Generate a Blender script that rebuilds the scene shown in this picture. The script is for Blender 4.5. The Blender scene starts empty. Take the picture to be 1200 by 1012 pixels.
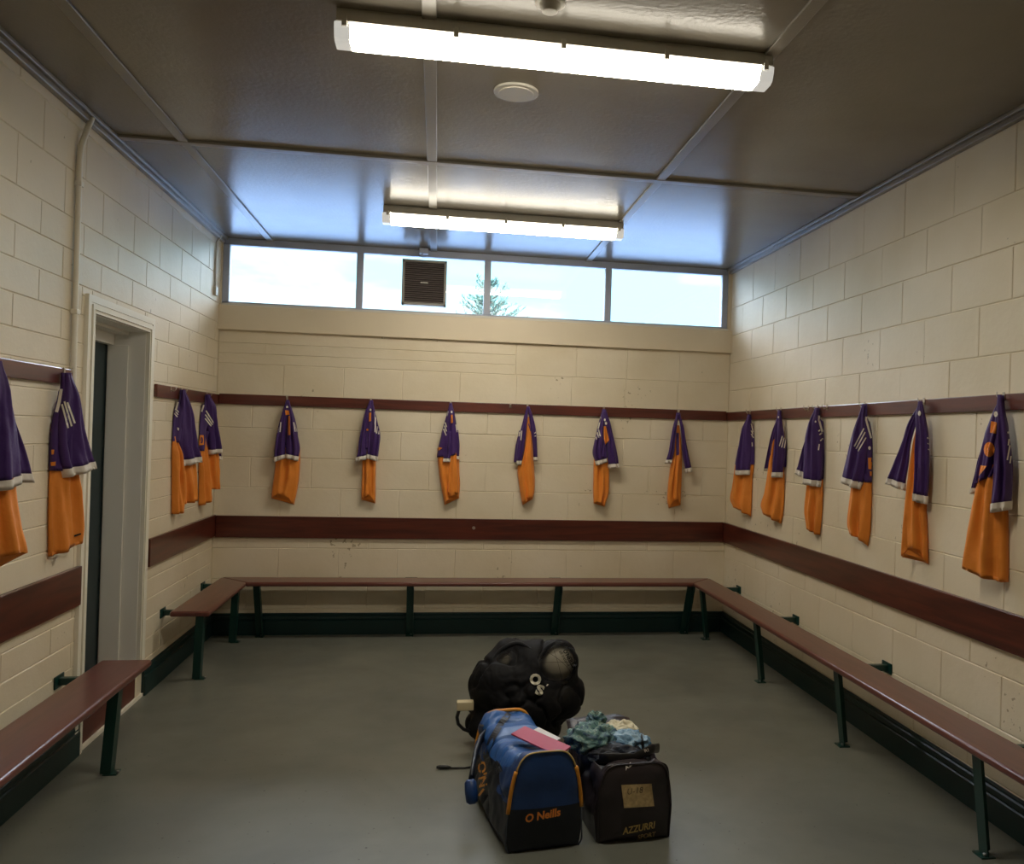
import bpy, bmesh, math, random
from mathutils import Vector, Matrix, noise
from mathutils.bvhtree import BVHTree
random.seed(7)
S = bpy.context.scene
COL = S.collection
PI = math.pi

# ------------------------------------------------------------------ camera
F, YAW, PITCH, ROLL, CX, CY, HEYE = 992.8, 0.1620, 0.0042, 0.0298, 674.8, 506.0, 1.64
XL, XR, YB, ZC = -1.7087, 2.4666, 6.983, 3.110      # left wall, right wall, back wall, ceiling
YF = -1.6                                           # wall behind the photographer
fw = Vector((math.sin(YAW)*math.cos(PITCH), math.cos(YAW)*math.cos(PITCH), math.sin(PITCH)))
r0 = Vector((math.cos(YAW), -math.sin(YAW), 0)); u0 = r0.cross(fw)
rt = r0*math.cos(ROLL) + u0*math.sin(ROLL)
up = u0*math.cos(ROLL) - r0*math.sin(ROLL)
EYE = Vector((0, 0, HEYE))
cd = bpy.data.cameras.new('camera'); cam = bpy.data.objects.new('camera', cd); COL.objects.link(cam)
cam.matrix_world = Matrix(((rt.x, up.x, -fw.x, EYE.x), (rt.y, up.y, -fw.y, EYE.y), (rt.z, up.z, -fw.z, EYE.z), (0, 0, 0, 1)))
cd.sensor_fit = 'HORIZONTAL'; cd.sensor_width = 36; cd.lens = F*36/1200
cd.shift_x = (600-CX)/1200; cd.clip_start = 0.05; cd.clip_end = 500
S.camera = cam

# ------------------------------------------------------------------ view and sky
S.view_settings.view_transform = 'Standard'; S.view_settings.look = 'None'
S.view_settings.gamma = 1; S.view_settings.use_curve_mapping = False
S.view_settings.exposure = 1.52
W = bpy.data.worlds.new('sky'); S.world = W; W.use_nodes = True
nt = W.node_tree; nt.nodes.clear()
def N(nt, t, **k):
    n = nt.nodes.new(t)
    for a, b in k.items():
        if a in n.inputs: n.inputs[a].default_value = b
        else: setattr(n, a, b)
    return n
o = N(nt, 'ShaderNodeOutputWorld'); bg = N(nt, 'ShaderNodeBackground', Strength=1.0)
tc = N(nt, 'ShaderNodeTexCoord'); mp = N(nt, 'ShaderNodeMapping'); mp.inputs['Scale'].default_value = (2.2, 2.2, 9)
ns = N(nt, 'ShaderNodeTexNoise', Scale=1.3, Detail=6.0, Roughness=0.55)
cr = N(nt, 'ShaderNodeValToRGB')
cr.color_ramp.elements[0].position = 0.44; cr.color_ramp.elements[0].color = (0.34, 0.72, 0.95, 1)
cr.color_ramp.elements[1].position = 0.60; cr.color_ramp.elements[1].color = (0.62, 0.90, 1.02, 1)
L = nt.links.new
L(tc.outputs['Generated'], mp.inputs[0]); L(mp.outputs[0], ns.inputs[0]); L(ns.outputs[0], cr.inputs[0]); sx = N(nt, 'ShaderNodeSeparateXYZ'); L(tc.outputs['Generated'], sx.inputs[0])
el = N(nt, 'ShaderNodeMapRange'); el.inputs[1].default_value = .205; el.inputs[2].default_value = .30; L(sx.outputs['Z'], el.inputs[0])
mx = N(nt, 'ShaderNodeMixRGB'); mx.inputs[2].default_value = (6.0, 6.6, 7.6, 1); L(el.outputs[0], mx.inputs[0]); L(cr.outputs[0], mx.inputs[1]); L(mx.outputs[0], bg.inputs[0]); L(bg.outputs[0], o.inputs[0])
LAMP_FRONT, LAMP_REAR = 20.0, 18.5      # strength of the two fluorescent fittings

# ------------------------------------------------------------------ helpers
def ray(px, py): return (fw + rt*((px-CX)/F) - up*((py-CY)/F)).normalized()
def on(axis, val, px, py):
    d = ray(px, py); t = (val-EYE[axis])/d[axis]; return EYE + d*t

def obj(name, bm, mats, parent=None, smooth=False, bevel=None, subsurf=0):
    if isinstance(bm, bmesh.types.BMesh):
        bmesh.ops.recalc_face_normals(bm, faces=bm.faces)
        me = bpy.data.meshes.new(name); bm.to_mesh(me); bm.free()
    else: me = bm
    if not isinstance(mats, (list, tuple)): mats = [mats]
    for m in mats: me.materials.append(m)
    ob = bpy.data.objects.new(name, me); COL.objects.link(ob)
    if smooth:
        for p in me.polygons: p.use_smooth = True
    if bevel:
        b = ob.modifiers.new('bevel', 'BEVEL'); b.width = bevel; b.segments = 2; b.limit_method = 'ANGLE'; b.harden_normals = False
    if subsurf:
        s = ob.modifiers.new('sub', 'SUBSURF'); s.levels = subsurf; s.render_levels = subsurf
    if parent:
        ob.parent = parent
        ob.matrix_parent_inverse = Matrix.Translation(parent.location).inverted() if parent.type == 'EMPTY' else Matrix()
    return ob
def tag(o, label=None, cat=None, group=None, kind=None):
    if label: o['label'] = label
    if cat: o['category'] = cat
    if group: o['group'] = group
    if kind: o['kind'] = kind
    return o
def thing(name, label, cat, loc=(0, 0, 0), group=None):
    o = bpy.data.objects.new(name, None); COL.objects.link(o); o.location = loc
    o.empty_display_size = 0.1
    return tag(o, label, cat, group)
def struct(name, bm, m, **k):
    return tag(obj(name, bm, m, **k), kind='structure')

def box(bm, x0, x1, y0, y1, z0, z1, mi=0):
    vs = [bm.verts.new((x, y, z)) for x in (x0, x1) for y in (y0, y1) for z in (z0, z1)]
    for f in ((0, 1, 3, 2), (4, 6, 7, 5), (0, 4, 5, 1), (2, 3, 7, 6), (0, 2, 6, 4), (1, 5, 7, 3)):
        bm.faces.new([vs[i] for i in f]).material_index = mi
    return bm
def bx(*a): return box(bmesh.new(), *a)
def bar(bm, a, b, w, h, side=Vector((0, 0, 1)), mi=0):
    """rectangular bar from a to b, w across, h along 'side'"""
    a, b = Vector(a), Vector(b); d = (b-a).normalized(); s = side - d*side.dot(d); s.normalize(); t = d.cross(s)
    vs = []
    for p in (a, b):
        for i, j in ((-1, -1), (1, -1), (1, 1), (-1, 1)): vs.append(bm.verts.new(p + t*(w/2*i) + s*(h/2*j)))
    for f in ((0, 1, 2, 3), (7, 6, 5, 4), (0, 4, 5, 1), (1, 5, 6, 2), (2, 6, 7, 3), (3, 7, 4, 0)):
        bm.faces.new([vs[i] for i in f]).material_index = mi
    return bm
def tube(bm, pts, r, n=8, cap=True, mi=0, flat=1.0, upv=Vector((0, 0, 1))):
    pts = [Vector(p) for p in pts]; rings = []
    R = r if isinstance(r, (list, tuple)) else [r]*len(pts)
    prev = None
    for i, p in enumerate(pts):
        d = (pts[min(i+1, len(pts)-1)] - pts[max(i-1, 0)]).normalized()
        if prev is None:
            a = upv if abs(d.dot(upv)) < 0.95 else Vector((1, 0, 0))
            s = (a - d*a.dot(d)).normalized()
        else: s = (prev - d*prev.dot(d)).normalized()
        prev = s; t = d.cross(s)
        rings.append([bm.verts.new(p + s*(R[i]*math.cos(2*PI*k/n)) + t*(R[i]*flat*math.sin(2*PI*k/n))) for k in range(n)])
    for A, B in zip(rings, rings[1:]):
        for k in range(n):
            f = bm.faces.new((A[k], A[(k+1) % n], B[(k+1) % n], B[k])); f.smooth = True; f.material_index = mi
    if cap:
        bm.faces.new(rings[0][::-1]).material_index = mi; bm.faces.new(rings[-1]).material_index = mi
    return bm
def cyl(bm, c, axis, r, h, n=24, r2=None, mi=0):
    axis = Vector(axis).normalized(); c = Vector(c)
    return tube(bm, [c - axis*h/2, c + axis*h/2], [r, r if r2 is None else r2], n, mi=mi)

# ------------------------------------------------------------------ materials
def mat(name, col, rough=0.5, metal=0.0, spec=0.5, emit=None, es=0.0, var=0.0, vscale=6.0, bump=0.0, bscale=60.0, bdist=0.002, coat=0.0, sheen=0.0, rvar=0.0):
    m = bpy.data.materials.new(name); m.use_nodes = True; nt = m.node_tree; L = nt.links.new
    p = nt.nodes['Principled BSDF']
    p.inputs['Base Color'].default_value = (*col, 1); p.inputs['Roughness'].default_value = rough
    p.inputs['Metallic'].default_value = metal; p.inputs['Specular IOR Level'].default_value = spec
    p.inputs['Coat Weight'].default_value = coat
    p.inputs['Sheen Weight'].default_value = sheen
    if emit: p.inputs['Emission Color'].default_value = (*emit, 1); p.inputs['Emission Strength'].default_value = es
    tc = N(nt, 'ShaderNodeTexCoord')
    if var:
        n = N(nt, 'ShaderNodeTexNoise', Scale=vscale, Detail=5.0); L(tc.outputs['Object'], n.inputs[0])
        r = N(nt, 'ShaderNodeValToRGB'); r.color_ramp.elements[0].position = .3; r.color_ramp.elements[1].position = .7
        r.color_ramp.elements[0].color = (*[c*(1-var) for c in col], 1); r.color_ramp.elements[1].color = (*[min(1, c*(1+var)) for c in col], 1)
        L(n.outputs[0], r.inputs[0]); L(r.outputs[0], p.inputs['Base Color'])
    if rvar:
        n2 = N(nt, 'ShaderNodeTexNoise', Scale=vscale*1.7, Detail=4.0); L(tc.outputs['Object'], n2.inputs[0])
        mr = N(nt, 'ShaderNodeMapRange'); mr.inputs[3].default_value = max(0, rough-rvar); mr.inputs[4].default_value = min(1, rough+rvar)
        mr.inputs[1].default_value = .3; mr.inputs[2].default_value = .7
        L(n2.outputs[0], mr.inputs[0]); L(mr.outputs[0], p.inputs['Roughness'])
    if bump:
        n = N(nt, 'ShaderNodeTexNoise', Scale=bscale, Detail=3.0); L(tc.outputs['Object'], n.inputs[0])
        b = N(nt, 'ShaderNodeBump', Strength=bump, Distance=bdist); L(n.outputs[0], b.inputs['Height']); L(b.outputs[0], p.inputs['Normal'])
    return m
def lin(r, g, b):
    f = lambda c: (c/255/12.92 if c/255 <= .04045 else ((c/255+.055)/1.055)**2.4)
    return (f(r), f(g), f(b))

def wall_material():
    m = mat('painted_blockwork', lin(226, 213, 188), 0.42, spec=.4)
    nt = m.node_tree; L = nt.links.new; p = nt.nodes['Principled BSDF']
    tc = N(nt, 'ShaderNodeTexCoord')
    # faint uneven paint, plus small chips and scuffs where the paint has come off
    n = N(nt, 'ShaderNodeTexNoise', Scale=1.6, Detail=6.0); L(tc.outputs['Object'], n.inputs[0])
    r = N(nt, 'ShaderNodeValToRGB'); r.color_ramp.elements[0].position = .35; r.color_ramp.elements[1].position = .65
    r.color_ramp.elements[0].color = (*lin(220, 206, 178), 1); r.color_ramp.elements[1].color = (*lin(230, 218, 195), 1)
    L(n.outputs[0], r.inputs[0])
    v = N(nt, 'ShaderNodeTexNoise', Scale=34.0, Detail=2.0); L(tc.outputs['Object'], v.inputs[0])
    v2 = N(nt, 'ShaderNodeTexNoise', Scale=2.3, Detail=2.0); L(tc.outputs['Object'], v2.inputs[0])
    ad = N(nt, 'ShaderNodeMath', operation='MULTIPLY'); L(v.outputs[0], ad.inputs[0]); L(v2.outputs[0], ad.inputs[1])
    mr = N(nt, 'ShaderNodeMapRange'); mr.inputs[1].default_value = .445; mr.inputs[2].default_value = .47; L(ad.outputs[0], mr.inputs[0])
    mx = N(nt, 'ShaderNodeMixRGB'); mx.inputs[2].default_value = (*lin(176, 160, 132), 1)
    L(mr.outputs[0], mx.inputs[0]); L(r.outputs[0], mx.inputs[1]); L(mx.outputs[0], p.inputs['Base Color'])
    b1 = N(nt, 'ShaderNodeTexNoise', Scale=26.0, Detail=5.0, Roughness=.65); L(tc.outputs['Object'], b1.inputs[0])
    b = N(nt, 'ShaderNodeBump', Strength=.55, Distance=.003); L(b1.outputs[0], b.inputs['Height']); L(b.outputs[0], p.inputs['Normal'])
    return m
def floor_material():
    m = mat('painted_concrete', lin(104, 106, 98), 0.35)
    nt = m.node_tree; L = nt.links.new; p = nt.nodes['Principled BSDF']; tc = N(nt, 'ShaderNodeTexCoord')
    n = N(nt, 'ShaderNodeTexNoise', Scale=1.1, Detail=8.0, Roughness=.6, Distortion=.6); L(tc.outputs['Object'], n.inputs[0])
    r = N(nt, 'ShaderNodeValToRGB'); r.color_ramp.elements[0].position = .3; r.color_ramp.elements[1].position = .7
    r.color_ramp.elements[0].color = (*lin(96, 98, 91), 1); r.color_ramp.elements[1].color = (*lin(118, 119, 109), 1)
    L(n.outputs[0], r.inputs[0])
    s = N(nt, 'ShaderNodeTexNoise', Scale=55.0, Detail=1.0); L(tc.outputs['Object'], s.inputs[0])
    mr = N(nt, 'ShaderNodeMapRange'); mr.inputs[1].default_value = .74; mr.inputs[2].default_value = .78; L(s.outputs[0], mr.inputs[0])
    mx = N(nt, 'ShaderNodeMixRGB'); mx.inputs[2].default_value = (*lin(55, 55, 50), 1)
    L(mr.outputs[0], mx.inputs[0]); L(r.outputs[0], mx.inputs[1]); L(mx.outputs[0], p.inputs['Base Color'])
    n2 = N(nt, 'ShaderNodeTexNoise', Scale=3.0, Detail=6.0); L(tc.outputs['Object'], n2.inputs[0])
    m2 = N(nt, 'ShaderNodeMapRange'); m2.inputs[1].default_value = .3; m2.inputs[2].default_value = .7; m2.inputs[3].default_value = .30; m2.inputs[4].default_value = .46
    L(n2.outputs[0], m2.inputs[0]); L(m2.outputs[0], p.inputs['Roughness'])
    b = N(nt, 'ShaderNodeBump', Strength=.25, Distance=.004); L(n2.outputs[0], b.inputs['Height']); L(b.outputs[0], p.inputs['Normal'])
    return m
def wood_material(name, c0, c1, rough, axis):
    m = mat(name, c0, rough, coat=.25)
    nt = m.node_tree; L = nt.links.new; p = nt.nodes['Principled BSDF']; tc = N(nt, 'ShaderNodeTexCoord')
    p.inputs['Coat Roughness'].default_value = .25
    mp = N(nt, 'ShaderNodeMapping'); mp.inputs['Scale'].default_value = (1.2, 14, 14) if axis == 'x' else (14, 1.2, 14)
    n = N(nt, 'ShaderNodeTexNoise', Scale=1.6, Detail=6.0, Distortion=.8); L(tc.outputs['Object'], mp.inputs[0]); L(mp.outputs[0], n.inputs[0])
    r = N(nt, 'ShaderNodeValToRGB'); r.color_ramp.elements[0].position = .34; r.color_ramp.elements[1].position = .66
    r.color_ramp.elements[0].color = (*c0, 1); r.color_ramp.elements[1].color = (*c1, 1)
    L(n.outputs[0], r.inputs[0]); L(r.outputs[0], p.inputs['Base Color'])
    return m
def net_material():
    """black netting, thinner where it is stretched tight over two of the balls"""
    m = mat('black_net', (.007, .007, .009), .7, spec=.25)
    nt = m.node_tree; L = nt.links.new; p = nt.nodes['Principled BSDF']; out = nt.nodes['Material Output']; tc = N(nt, 'ShaderNodeTexCoord')
    f = []
    for k, r0_, r1_, lo in (((.66, 4.33, .475), .075, .118, .36), ((.385, 4.41, .475), .022, .04, .5)):
        d = N(nt, 'ShaderNodeVectorMath', operation='DISTANCE'); d.inputs[1].default_value = k; L(tc.outputs['Object'], d.inputs[0])
        nn = N(nt, 'ShaderNodeTexNoise', Scale=14.0, Detail=2.0); L(tc.outputs['Object'], nn.inputs[0])
        ad = N(nt, 'ShaderNodeMath', operation='MULTIPLY_ADD'); ad.inputs[1].default_value = .05; L(nn.outputs[0], ad.inputs[0]); L(d.outputs['Value'], ad.inputs[2])
        mr = N(nt, 'ShaderNodeMapRange'); mr.inputs[1].default_value = r0_+.025; mr.inputs[2].default_value = r1_+.025; mr.inputs[3].default_value = lo; mr.inputs[4].default_value = .97
        L(ad.outputs[0], mr.inputs[0]); f.append(mr)
    mn = N(nt, 'ShaderNodeMath', operation='MINIMUM'); L(f[0].outputs[0], mn.inputs[0]); L(f[1].outputs[0], mn.inputs[1])
    b1 = N(nt, 'ShaderNodeTexNoise', Scale=7.0, Detail=1.5); L(tc.outputs['Object'], b1.inputs[0])
    b = N(nt, 'ShaderNodeBump', Strength=.4, Distance=.02); L(b1.outputs[0], b.inputs['Height']); L(b.outputs[0], p.inputs['Normal'])
    tr = N(nt, 'ShaderNodeBsdfTransparent'); mx = N(nt, 'ShaderNodeMixShader')
    L(mn.outputs[0], mx.inputs[0]); L(tr.outputs[0], mx.inputs[1]); L(p.outputs[0], mx.inputs[2]); L(mx.outputs[0], out.inputs[0])
    return m
def glass_material():
    m = bpy.data.materials.new('window_glass'); m.use_nodes = True; nt = m.node_tree; nt.nodes.clear(); L = nt.links.new
    o = N(nt, 'ShaderNodeOutputMaterial'); t = N(nt, 'ShaderNodeBsdfTransparent'); t.inputs[0].default_value = (.96, .98, .98, 1)
    g = N(nt, 'ShaderNodeBsdfGlossy', Roughness=.02); mx = N(nt, 'ShaderNodeMixShader'); fr = N(nt, 'ShaderNodeFresnel', IOR=1.45)
    L(fr.outputs[0], mx.inputs[0]); L(t.outputs[0], mx.inputs[1]); L(g.outputs[0], mx.inputs[2]); L(mx.outputs[0], o.inputs[0])
    return m
def ceiling_material():
    m = mat('gloss_painted_board', lin(138, 131, 118), 0.23, spec=.34)
    nt = m.node_tree; L = nt.links.new; p = nt.nodes['Principled BSDF']; tc = N(nt, 'ShaderNodeTexCoord')
    n = N(nt, 'ShaderNodeTexNoise', Scale=2.0, Detail=4.0); L(tc.outputs['Object'], n.inputs[0])
    r = N(nt, 'ShaderNodeValToRGB'); r.color_ramp.elements[0].position = .3; r.color_ramp.elements[1].position = .7
    r.color_ramp.elements[0].color = (*lin(126, 119, 106), 1); r.color_ramp.elements[1].color = (*lin(136, 129, 116), 1)
    L(n.outputs[0], r.inputs[0]); L(r.outputs[0], p.inputs['Base Color'])
    b1 = N(nt, 'ShaderNodeTexNoise', Scale=45.0, Detail=4.0); L(tc.outputs['Object'], b1.inputs[0])
    b = N(nt, 'ShaderNodeBump', Strength=.6, Distance=.0022); L(b1.outputs[0], b.inputs['Height']); L(b.outputs[0], p.inputs['Normal'])
    return m

M_WALL = wall_material()
M_FLOOR = floor_material()
M_CEIL = ceiling_material()
M_BATTEN = mat('ceiling_batten_paint', lin(132, 125, 113), .3, bump=.2, bscale=50)
M_PLASTER = mat('smooth_cream_paint', lin(226, 211, 184), .4, bump=.3, bscale=18, bdist=.002, var=.03, vscale=3)
M_RAILX = wood_material('varnished_rail_wood', lin(76, 34, 26), lin(104, 50, 37), .32, 'x')
M_RAILY = wood_material('varnished_rail_wood_side', lin(76, 34, 26), lin(104, 50, 37), .32, 'y')
M_BOARDX = wood_material('varnished_board_wood', lin(66, 27, 19), lin(94, 42, 29), .3, 'x')
M_BOARDY = wood_material('varnished_board_wood_side', lin(66, 27, 19), lin(94, 42, 29), .3, 'y')
M_SEATX = wood_material('bench_seat_paint', lin(92, 48, 40), lin(108, 59, 50), .28, 'x')
M_SEATY = wood_material('bench_seat_paint_side', lin(92, 48, 40), lin(108, 59, 50), .28, 'y')
M_GREEN = mat('dark_green_gloss', lin(4, 42, 42), .42, var=.12, vscale=4, bump=.2, bscale=14)
M_LEG = mat('dark_green_steel', lin(8, 52, 46), .35, bump=.15, bscale=40)
M_DOOR = mat('dark_green_door', lin(22, 42, 46), .4)
M_STEP = mat('red_brown_step', lin(92, 44, 34), .45, var=.1)
M_JAMB = mat('white_door_paint', lin(238, 234, 224), .4)
M_ARCH = mat('cream_door_paint', lin(236, 230, 214), .35)
M_FRAME = mat('window_aluminium', lin(172, 178, 196), .4)
M_GLASS = glass_material()
M_HOOK = mat('hook_metal', lin(190, 180, 165), .3, metal=.8)
M_WHITEP = mat('white_plastic', lin(215, 210, 198), .4)
M_GREYP = mat('grey_plastic', lin(150, 146, 138), .45)
M_DARK = mat('dark_gap', (.01, .01, .01), .8)
M_VENT = mat('vent_brown', lin(128, 117, 114), .5)
M_SLOT = mat('vent_slot', lin(62, 54, 54), .7)
M_STEEL = mat('steel', lin(160, 160, 160), .35, metal=.9)
M_PURPLE = mat('purple_polyester', lin(60, 26, 98), .6, sheen=.1, bump=.5, bscale=16, bdist=.012)
M_ORANGE = mat('orange_polyester', lin(230, 136, 42), .6, sheen=.1, bump=.5, bscale=16, bdist=.012, var=.04, vscale=9)
M_WHITE = mat('white_polyester', lin(232, 224, 214), .65)
M_NET = net_material()
M_BLACKF = mat('black_nylon', lin(18, 18, 22), .45, bump=.4, bscale=30, bdist=.004)
M_LOGO = mat('white_print', lin(225, 220, 200), .6)
M_BLUEF = mat('blue_nylon', lin(28, 62, 118), .42, bump=.35, bscale=16, bdist=.006, var=.15, vscale=9)
M_ROYAL = mat('bright_blue_nylon', lin(36, 88, 156), .38, bump=.4, bscale=14, bdist=.008, var=.15, vscale=9)
M_NAVY = mat('navy_nylon', lin(17, 24, 38), .45, bump=.3, bscale=16, bdist=.005)
M_PIPE = mat('orange_piping', lin(222, 148, 44), .5)
M_GPIPE = mat('grey_piping', lin(70, 78, 92), .5)
M_ORPRINT = mat('orange_print', lin(235, 140, 60), .6)
M_CHAR = mat('charcoal_nylon', lin(48, 41, 45), .38, bump=.4, bscale=14, bdist=.006, var=.15, vscale=7)
M_CHARIN = mat('bag_lining', lin(20, 20, 26), .6)
M_GOLD = mat('gold_print', lin(205, 178, 110), .5)
M_SILVER = mat('grey_print', lin(130, 120, 112), .5)
M_TAPE = mat('worn_label_tape', lin(188, 164, 118), .6, var=.22, vscale=60)
M_INK = mat('pen_ink', lin(30, 26, 24), .6)
M_PINK = mat('pink_card', lin(176, 56, 92), .55)
M_PAPER = mat('white_paper', lin(215, 212, 215), .7)
M_CREAMP = mat('cream_plastic', lin(210, 196, 160), .5)
M_BALL = mat('white_ball_leather', lin(225, 215, 190), .45)
M_BARK = mat('bark', lin(92, 78, 66), .9)
M_LEAF = mat('conifer_needles', lin(66, 98, 84), .7, var=.3, vscale=2)
M_GROUND = mat('ground_sky_tint', lin(76, 100, 130), .8, var=.1, vscale=1)  # out-of-view ground; sky blue put into its colour to tint the ceiling reflection

# ------------------------------------------------------------------ room shell
def block_wall(name, rows, joints, x0, x1, place, hole=None, flip=False):
    """rows: list of z borders, joints(k): x positions, place(u, z, w) -> point (w = depth out of wall). Recessed mortar between blocks."""
    bm = bmesh.new(); G, D = .0035, .0045
    rnd = random.Random(name)
    def block(a, b, z0, z1, ga, gb):
        if b-a < .02 or z1-z0 < .01: return
        a0, b0, c0, c1 = a+ga*.3, b-gb*.3, z0+G*.4, z1-G*.4
        dz = (rnd.random()-.5)*.0016
        o = [place(a0, c0, -D), place(b0, c0, -D), place(b0, c1, -D), place(a0, c1, -D)]
        i = [place(a0+ga, c0+G, dz), place(b0-gb, c0+G, dz), place(b0-gb, c1-G, dz), place(a0+ga, c1-G, dz)]
        o = [bm.verts.new(p) for p in o]; i = [bm.verts.new(p) for p in i]
        bm.faces.new(i)
        for k in range(4): bm.faces.new((o[k], o[(k+1) % 4], i[(k+1) % 4], i[k]))
    def strip(a, b, z0, z1):
        if b-a < .004 or z1-z0 < .004: return
        bm.faces.new([bm.verts.new(place(*p)) for p in ((a, z0, -D), (b, z0, -D), (b, z1, -D), (a, z1, -D))])
    for k, (z0, z1) in enumerate(zip(rows, rows[1:])):
        js = [x0] + sorted(j for j in joints(k, z0) if x0+.06 < j < x1-.06) + [x1]
        gs = [G] + [G*rnd.choice((.25, .8, 1, 1, 1.1)) for _ in js[1:-1]] + [G]
        for n in range(len(js)-1):
            a, b = js[n], js[n+1]; segs = [(a, b, z0, z1)]
            if hole:
                h0, h1, hz0, hz1 = hole
                out = []
                for (p, q, c, d) in segs:
                    if q <= h0 or p >= h1 or d <= hz0 or c >= hz1: out.append((p, q, c, d)); continue
                    if p < h0: out.append((p, h0, c, d))
                    if q > h1: out.append((h1, q, c, d))
                    m0, m1 = max(p, h0), min(q, h1)
                    if c < hz0: out.append((m0, m1, c, hz0))
                    if d > hz1: out.append((m0, m1, hz1, d))
                segs = out
            for (p, q, c, d) in segs: block(p, q, c, d, gs[n], gs[n+1])
    # mortar plane behind
    if hole:
        h0, h1, hz0, hz1 = hole
        strip(x0, h0, rows[0], rows[-1]); strip(h1, x1, rows[0], rows[-1]); strip(h0, h1, hz1, rows[-1]); strip(h0, h1, rows[0], hz0)
    else: strip(x0, x1, rows[0], rows[-1])
    # thickness: a rear face so the wall is a solid skin
    T = .2
    def rear(a, b, z0, z1):
        if b-a < .004 or z1-z0 < .004: return
        bm.faces.new([bm.verts.new(place(*p)) for p in ((a, z0, -T), (b, z0, -T), (b, z1, -T), (a, z1, -T))])
    if hole:
        rear(x0, h0, rows[0], rows[-1]); rear(h1, x1, rows[0], rows[-1]); rear(h0, h1, hz1, rows[-1]); rear(h0, h1, rows[0], hz0)
    else: rear(x0, x1, rows[0], rows[-1])
    me = bpy.data.meshes.new(name)
    # keep the face directions consistent towards the room
    for f in bm.faces: f.normal_update()
    bm.to_mesh(me); bm.free()
    return tag(obj(name, me, M_WALL), kind='structure')

# back wall (below the windows): two block patterns
rows_back = [0, .202, .437, .682, .914, 1.158, 1.395, 1.625, 1.875, 2.125, 2.36]
def jb(k, z):
    off = .63 if k % 2 == 0 else .40
    return [off + .4605*i for i in range(-6, 6)] if k < 9 else [j for j in [off-.21 + .4605*i for i in range(-6, 6)] if j > .62] + [.62]
wb = block_wall('wall_back', rows_back[:-1], jb, XL, XR, lambda u, z, w: (u, YB-w, z))
def jtop(k, z): return [.66, 1.13, 1.56, 2.02]
bmx = bmesh.new()
# thin brick courses at the upper left, full blocks at the right (children of the same wall)
def top_blocks():
    w1 = block_wall('wall_back_upper', [2.125, 2.205, 2.287, 2.40], lambda k, z: ([-1.36] if k == 1 else []) + ([.58] if k == 1 else []), XL, .62, lambda u, z, w: (u, YB-w, z))
    w2 = block_wall('wall_back_upper', [2.125, 2.40], lambda k, z: jtop(k, z), .62, XR, lambda u, z, w: (u, YB-w, z))
top_blocks()
rows_r = [0, .175] + [.41 + .2355*i for i in range(12)]
rows_r[-1] = ZC
block_wall('wall_right', rows_r, lambda k, z: [(3.355 if k % 2 == 0 else 3.58) + .447*i for i in range(-12, 9)], YF, YB+.12, lambda u, z, w: (XR-w, u, z))
rows_l = [0] + [.207 + .1205*i for i in range(15)] + [2.012, 2.15, 2.29, 2.435, 2.585, 2.80, 3.02, ZC]
_rl = random.Random(3)
DY0, DY1, DZ1 = 4.535, 5.345, 2.175
def jl(k, z):
    base = (3.30 if k % 2 == 0 else 3.52)
    return [base + .447*i for i in range(-12, 9) if _rl.random() < (.5 if z < 1.9 else .95)]
block_wall('wall_left', rows_l, jl, YF, YB+.12, lambda u, z, w: (XL+w, u, z), hole=(DY0, DY1, 0.0, DZ1))
struct('wall_front', bx(XL-.2, XR+.2, YF-.2, YF, 0, ZC), M_WALL)
struct('floor', bx(XL-.7, XR+.2, YF-.2, YB+.2, -.15, 0), M_FLOOR)
struct('ceiling', bx(XL-.2, XR+.2, YF-.2, YB+.30, ZC, ZC+.15), M_CEIL)
struct('trim_4', bx(XL-.2, XR+.2, YB+.13, YB+.2, 0, 2.57), M_PLASTER)   # outer leaf of the back wall
struct('trim_1', box(box(bmesh.new(), XL-.03, XR+.03, YB-.035, YB+.13, 2.385, 2.577), XL, XR, YB+.02, YB+.13, 2.577, 2.59), M_PLASTER, bevel=.006)  # concrete beam under the windows
# ceiling battens
def batten(n, *a): return struct('trim_%d' % n, bx(*a), M_BATTEN, bevel=.003)
bt = ZC-.011
batten(5, -1.368, -1.318, YF, YB+.02, bt, ZC); batten(6, -.098, -.046, YF, YB+.02, bt, ZC); batten(7, 1.178, 1.230, YF, YB+.02, bt, ZC)
batten(8, XL, XR, 4.655, 4.712, bt-.002, ZC); batten(9, XL, XR, 2.20, 2.256, bt-.002, ZC); batten(10, XL, XR, -.26, -.20, bt-.002, ZC)
struct('trim_11', box(bx(XL, XL+.032, YF, YB, ZC-.045, ZC), XL+.032, XL+.05, YF, YB, ZC-.02, ZC), M_BATTEN, bevel=.004)
struct('trim_12', box(bx(XR-.032, XR, YF, YB, ZC-.045, ZC), XR-.05, XR-.032, YF, YB, ZC-.02, ZC), M_BATTEN, bevel=.004)
# skirtings
def skirt(name, prof, path):
    """prof: (out, z) points; path: function(out, z, t) for t in 0,1"""
    bm = bmesh.new(); A = [bm.verts.new(path(o_, z, 0)) for o_, z in prof]; B = [bm.verts.new(path(o_, z, 1)) for o_, z in prof]
    n = len(prof)
    for i in range(n): bm.faces.new((A[i], A[(i+1) % n], B[(i+1) % n], B[i]))
    bm.faces.new(A[::-1]); bm.faces.new(B)
    return struct(name, bm, M_GREEN)
prof = [(-.01, 0), (.024, 0), (.024, .112), (.016, .118), (.020, .126), (.017, .146), (.009, .152), (.012, .162), (.006, .170), (-.01, .170)]
skirt('baseboard_back', prof, lambda o_, z, t: (XL if t == 0 else XR, YB-o_, z))
skirt('baseboard_right', prof, lambda o_, z, t: (XR-o_, YF if t == 0 else YB, z))
skirt('baseboard_left', prof, lambda o_, z, t: (XL+o_, (YF, 4.50)[t], z))
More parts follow.
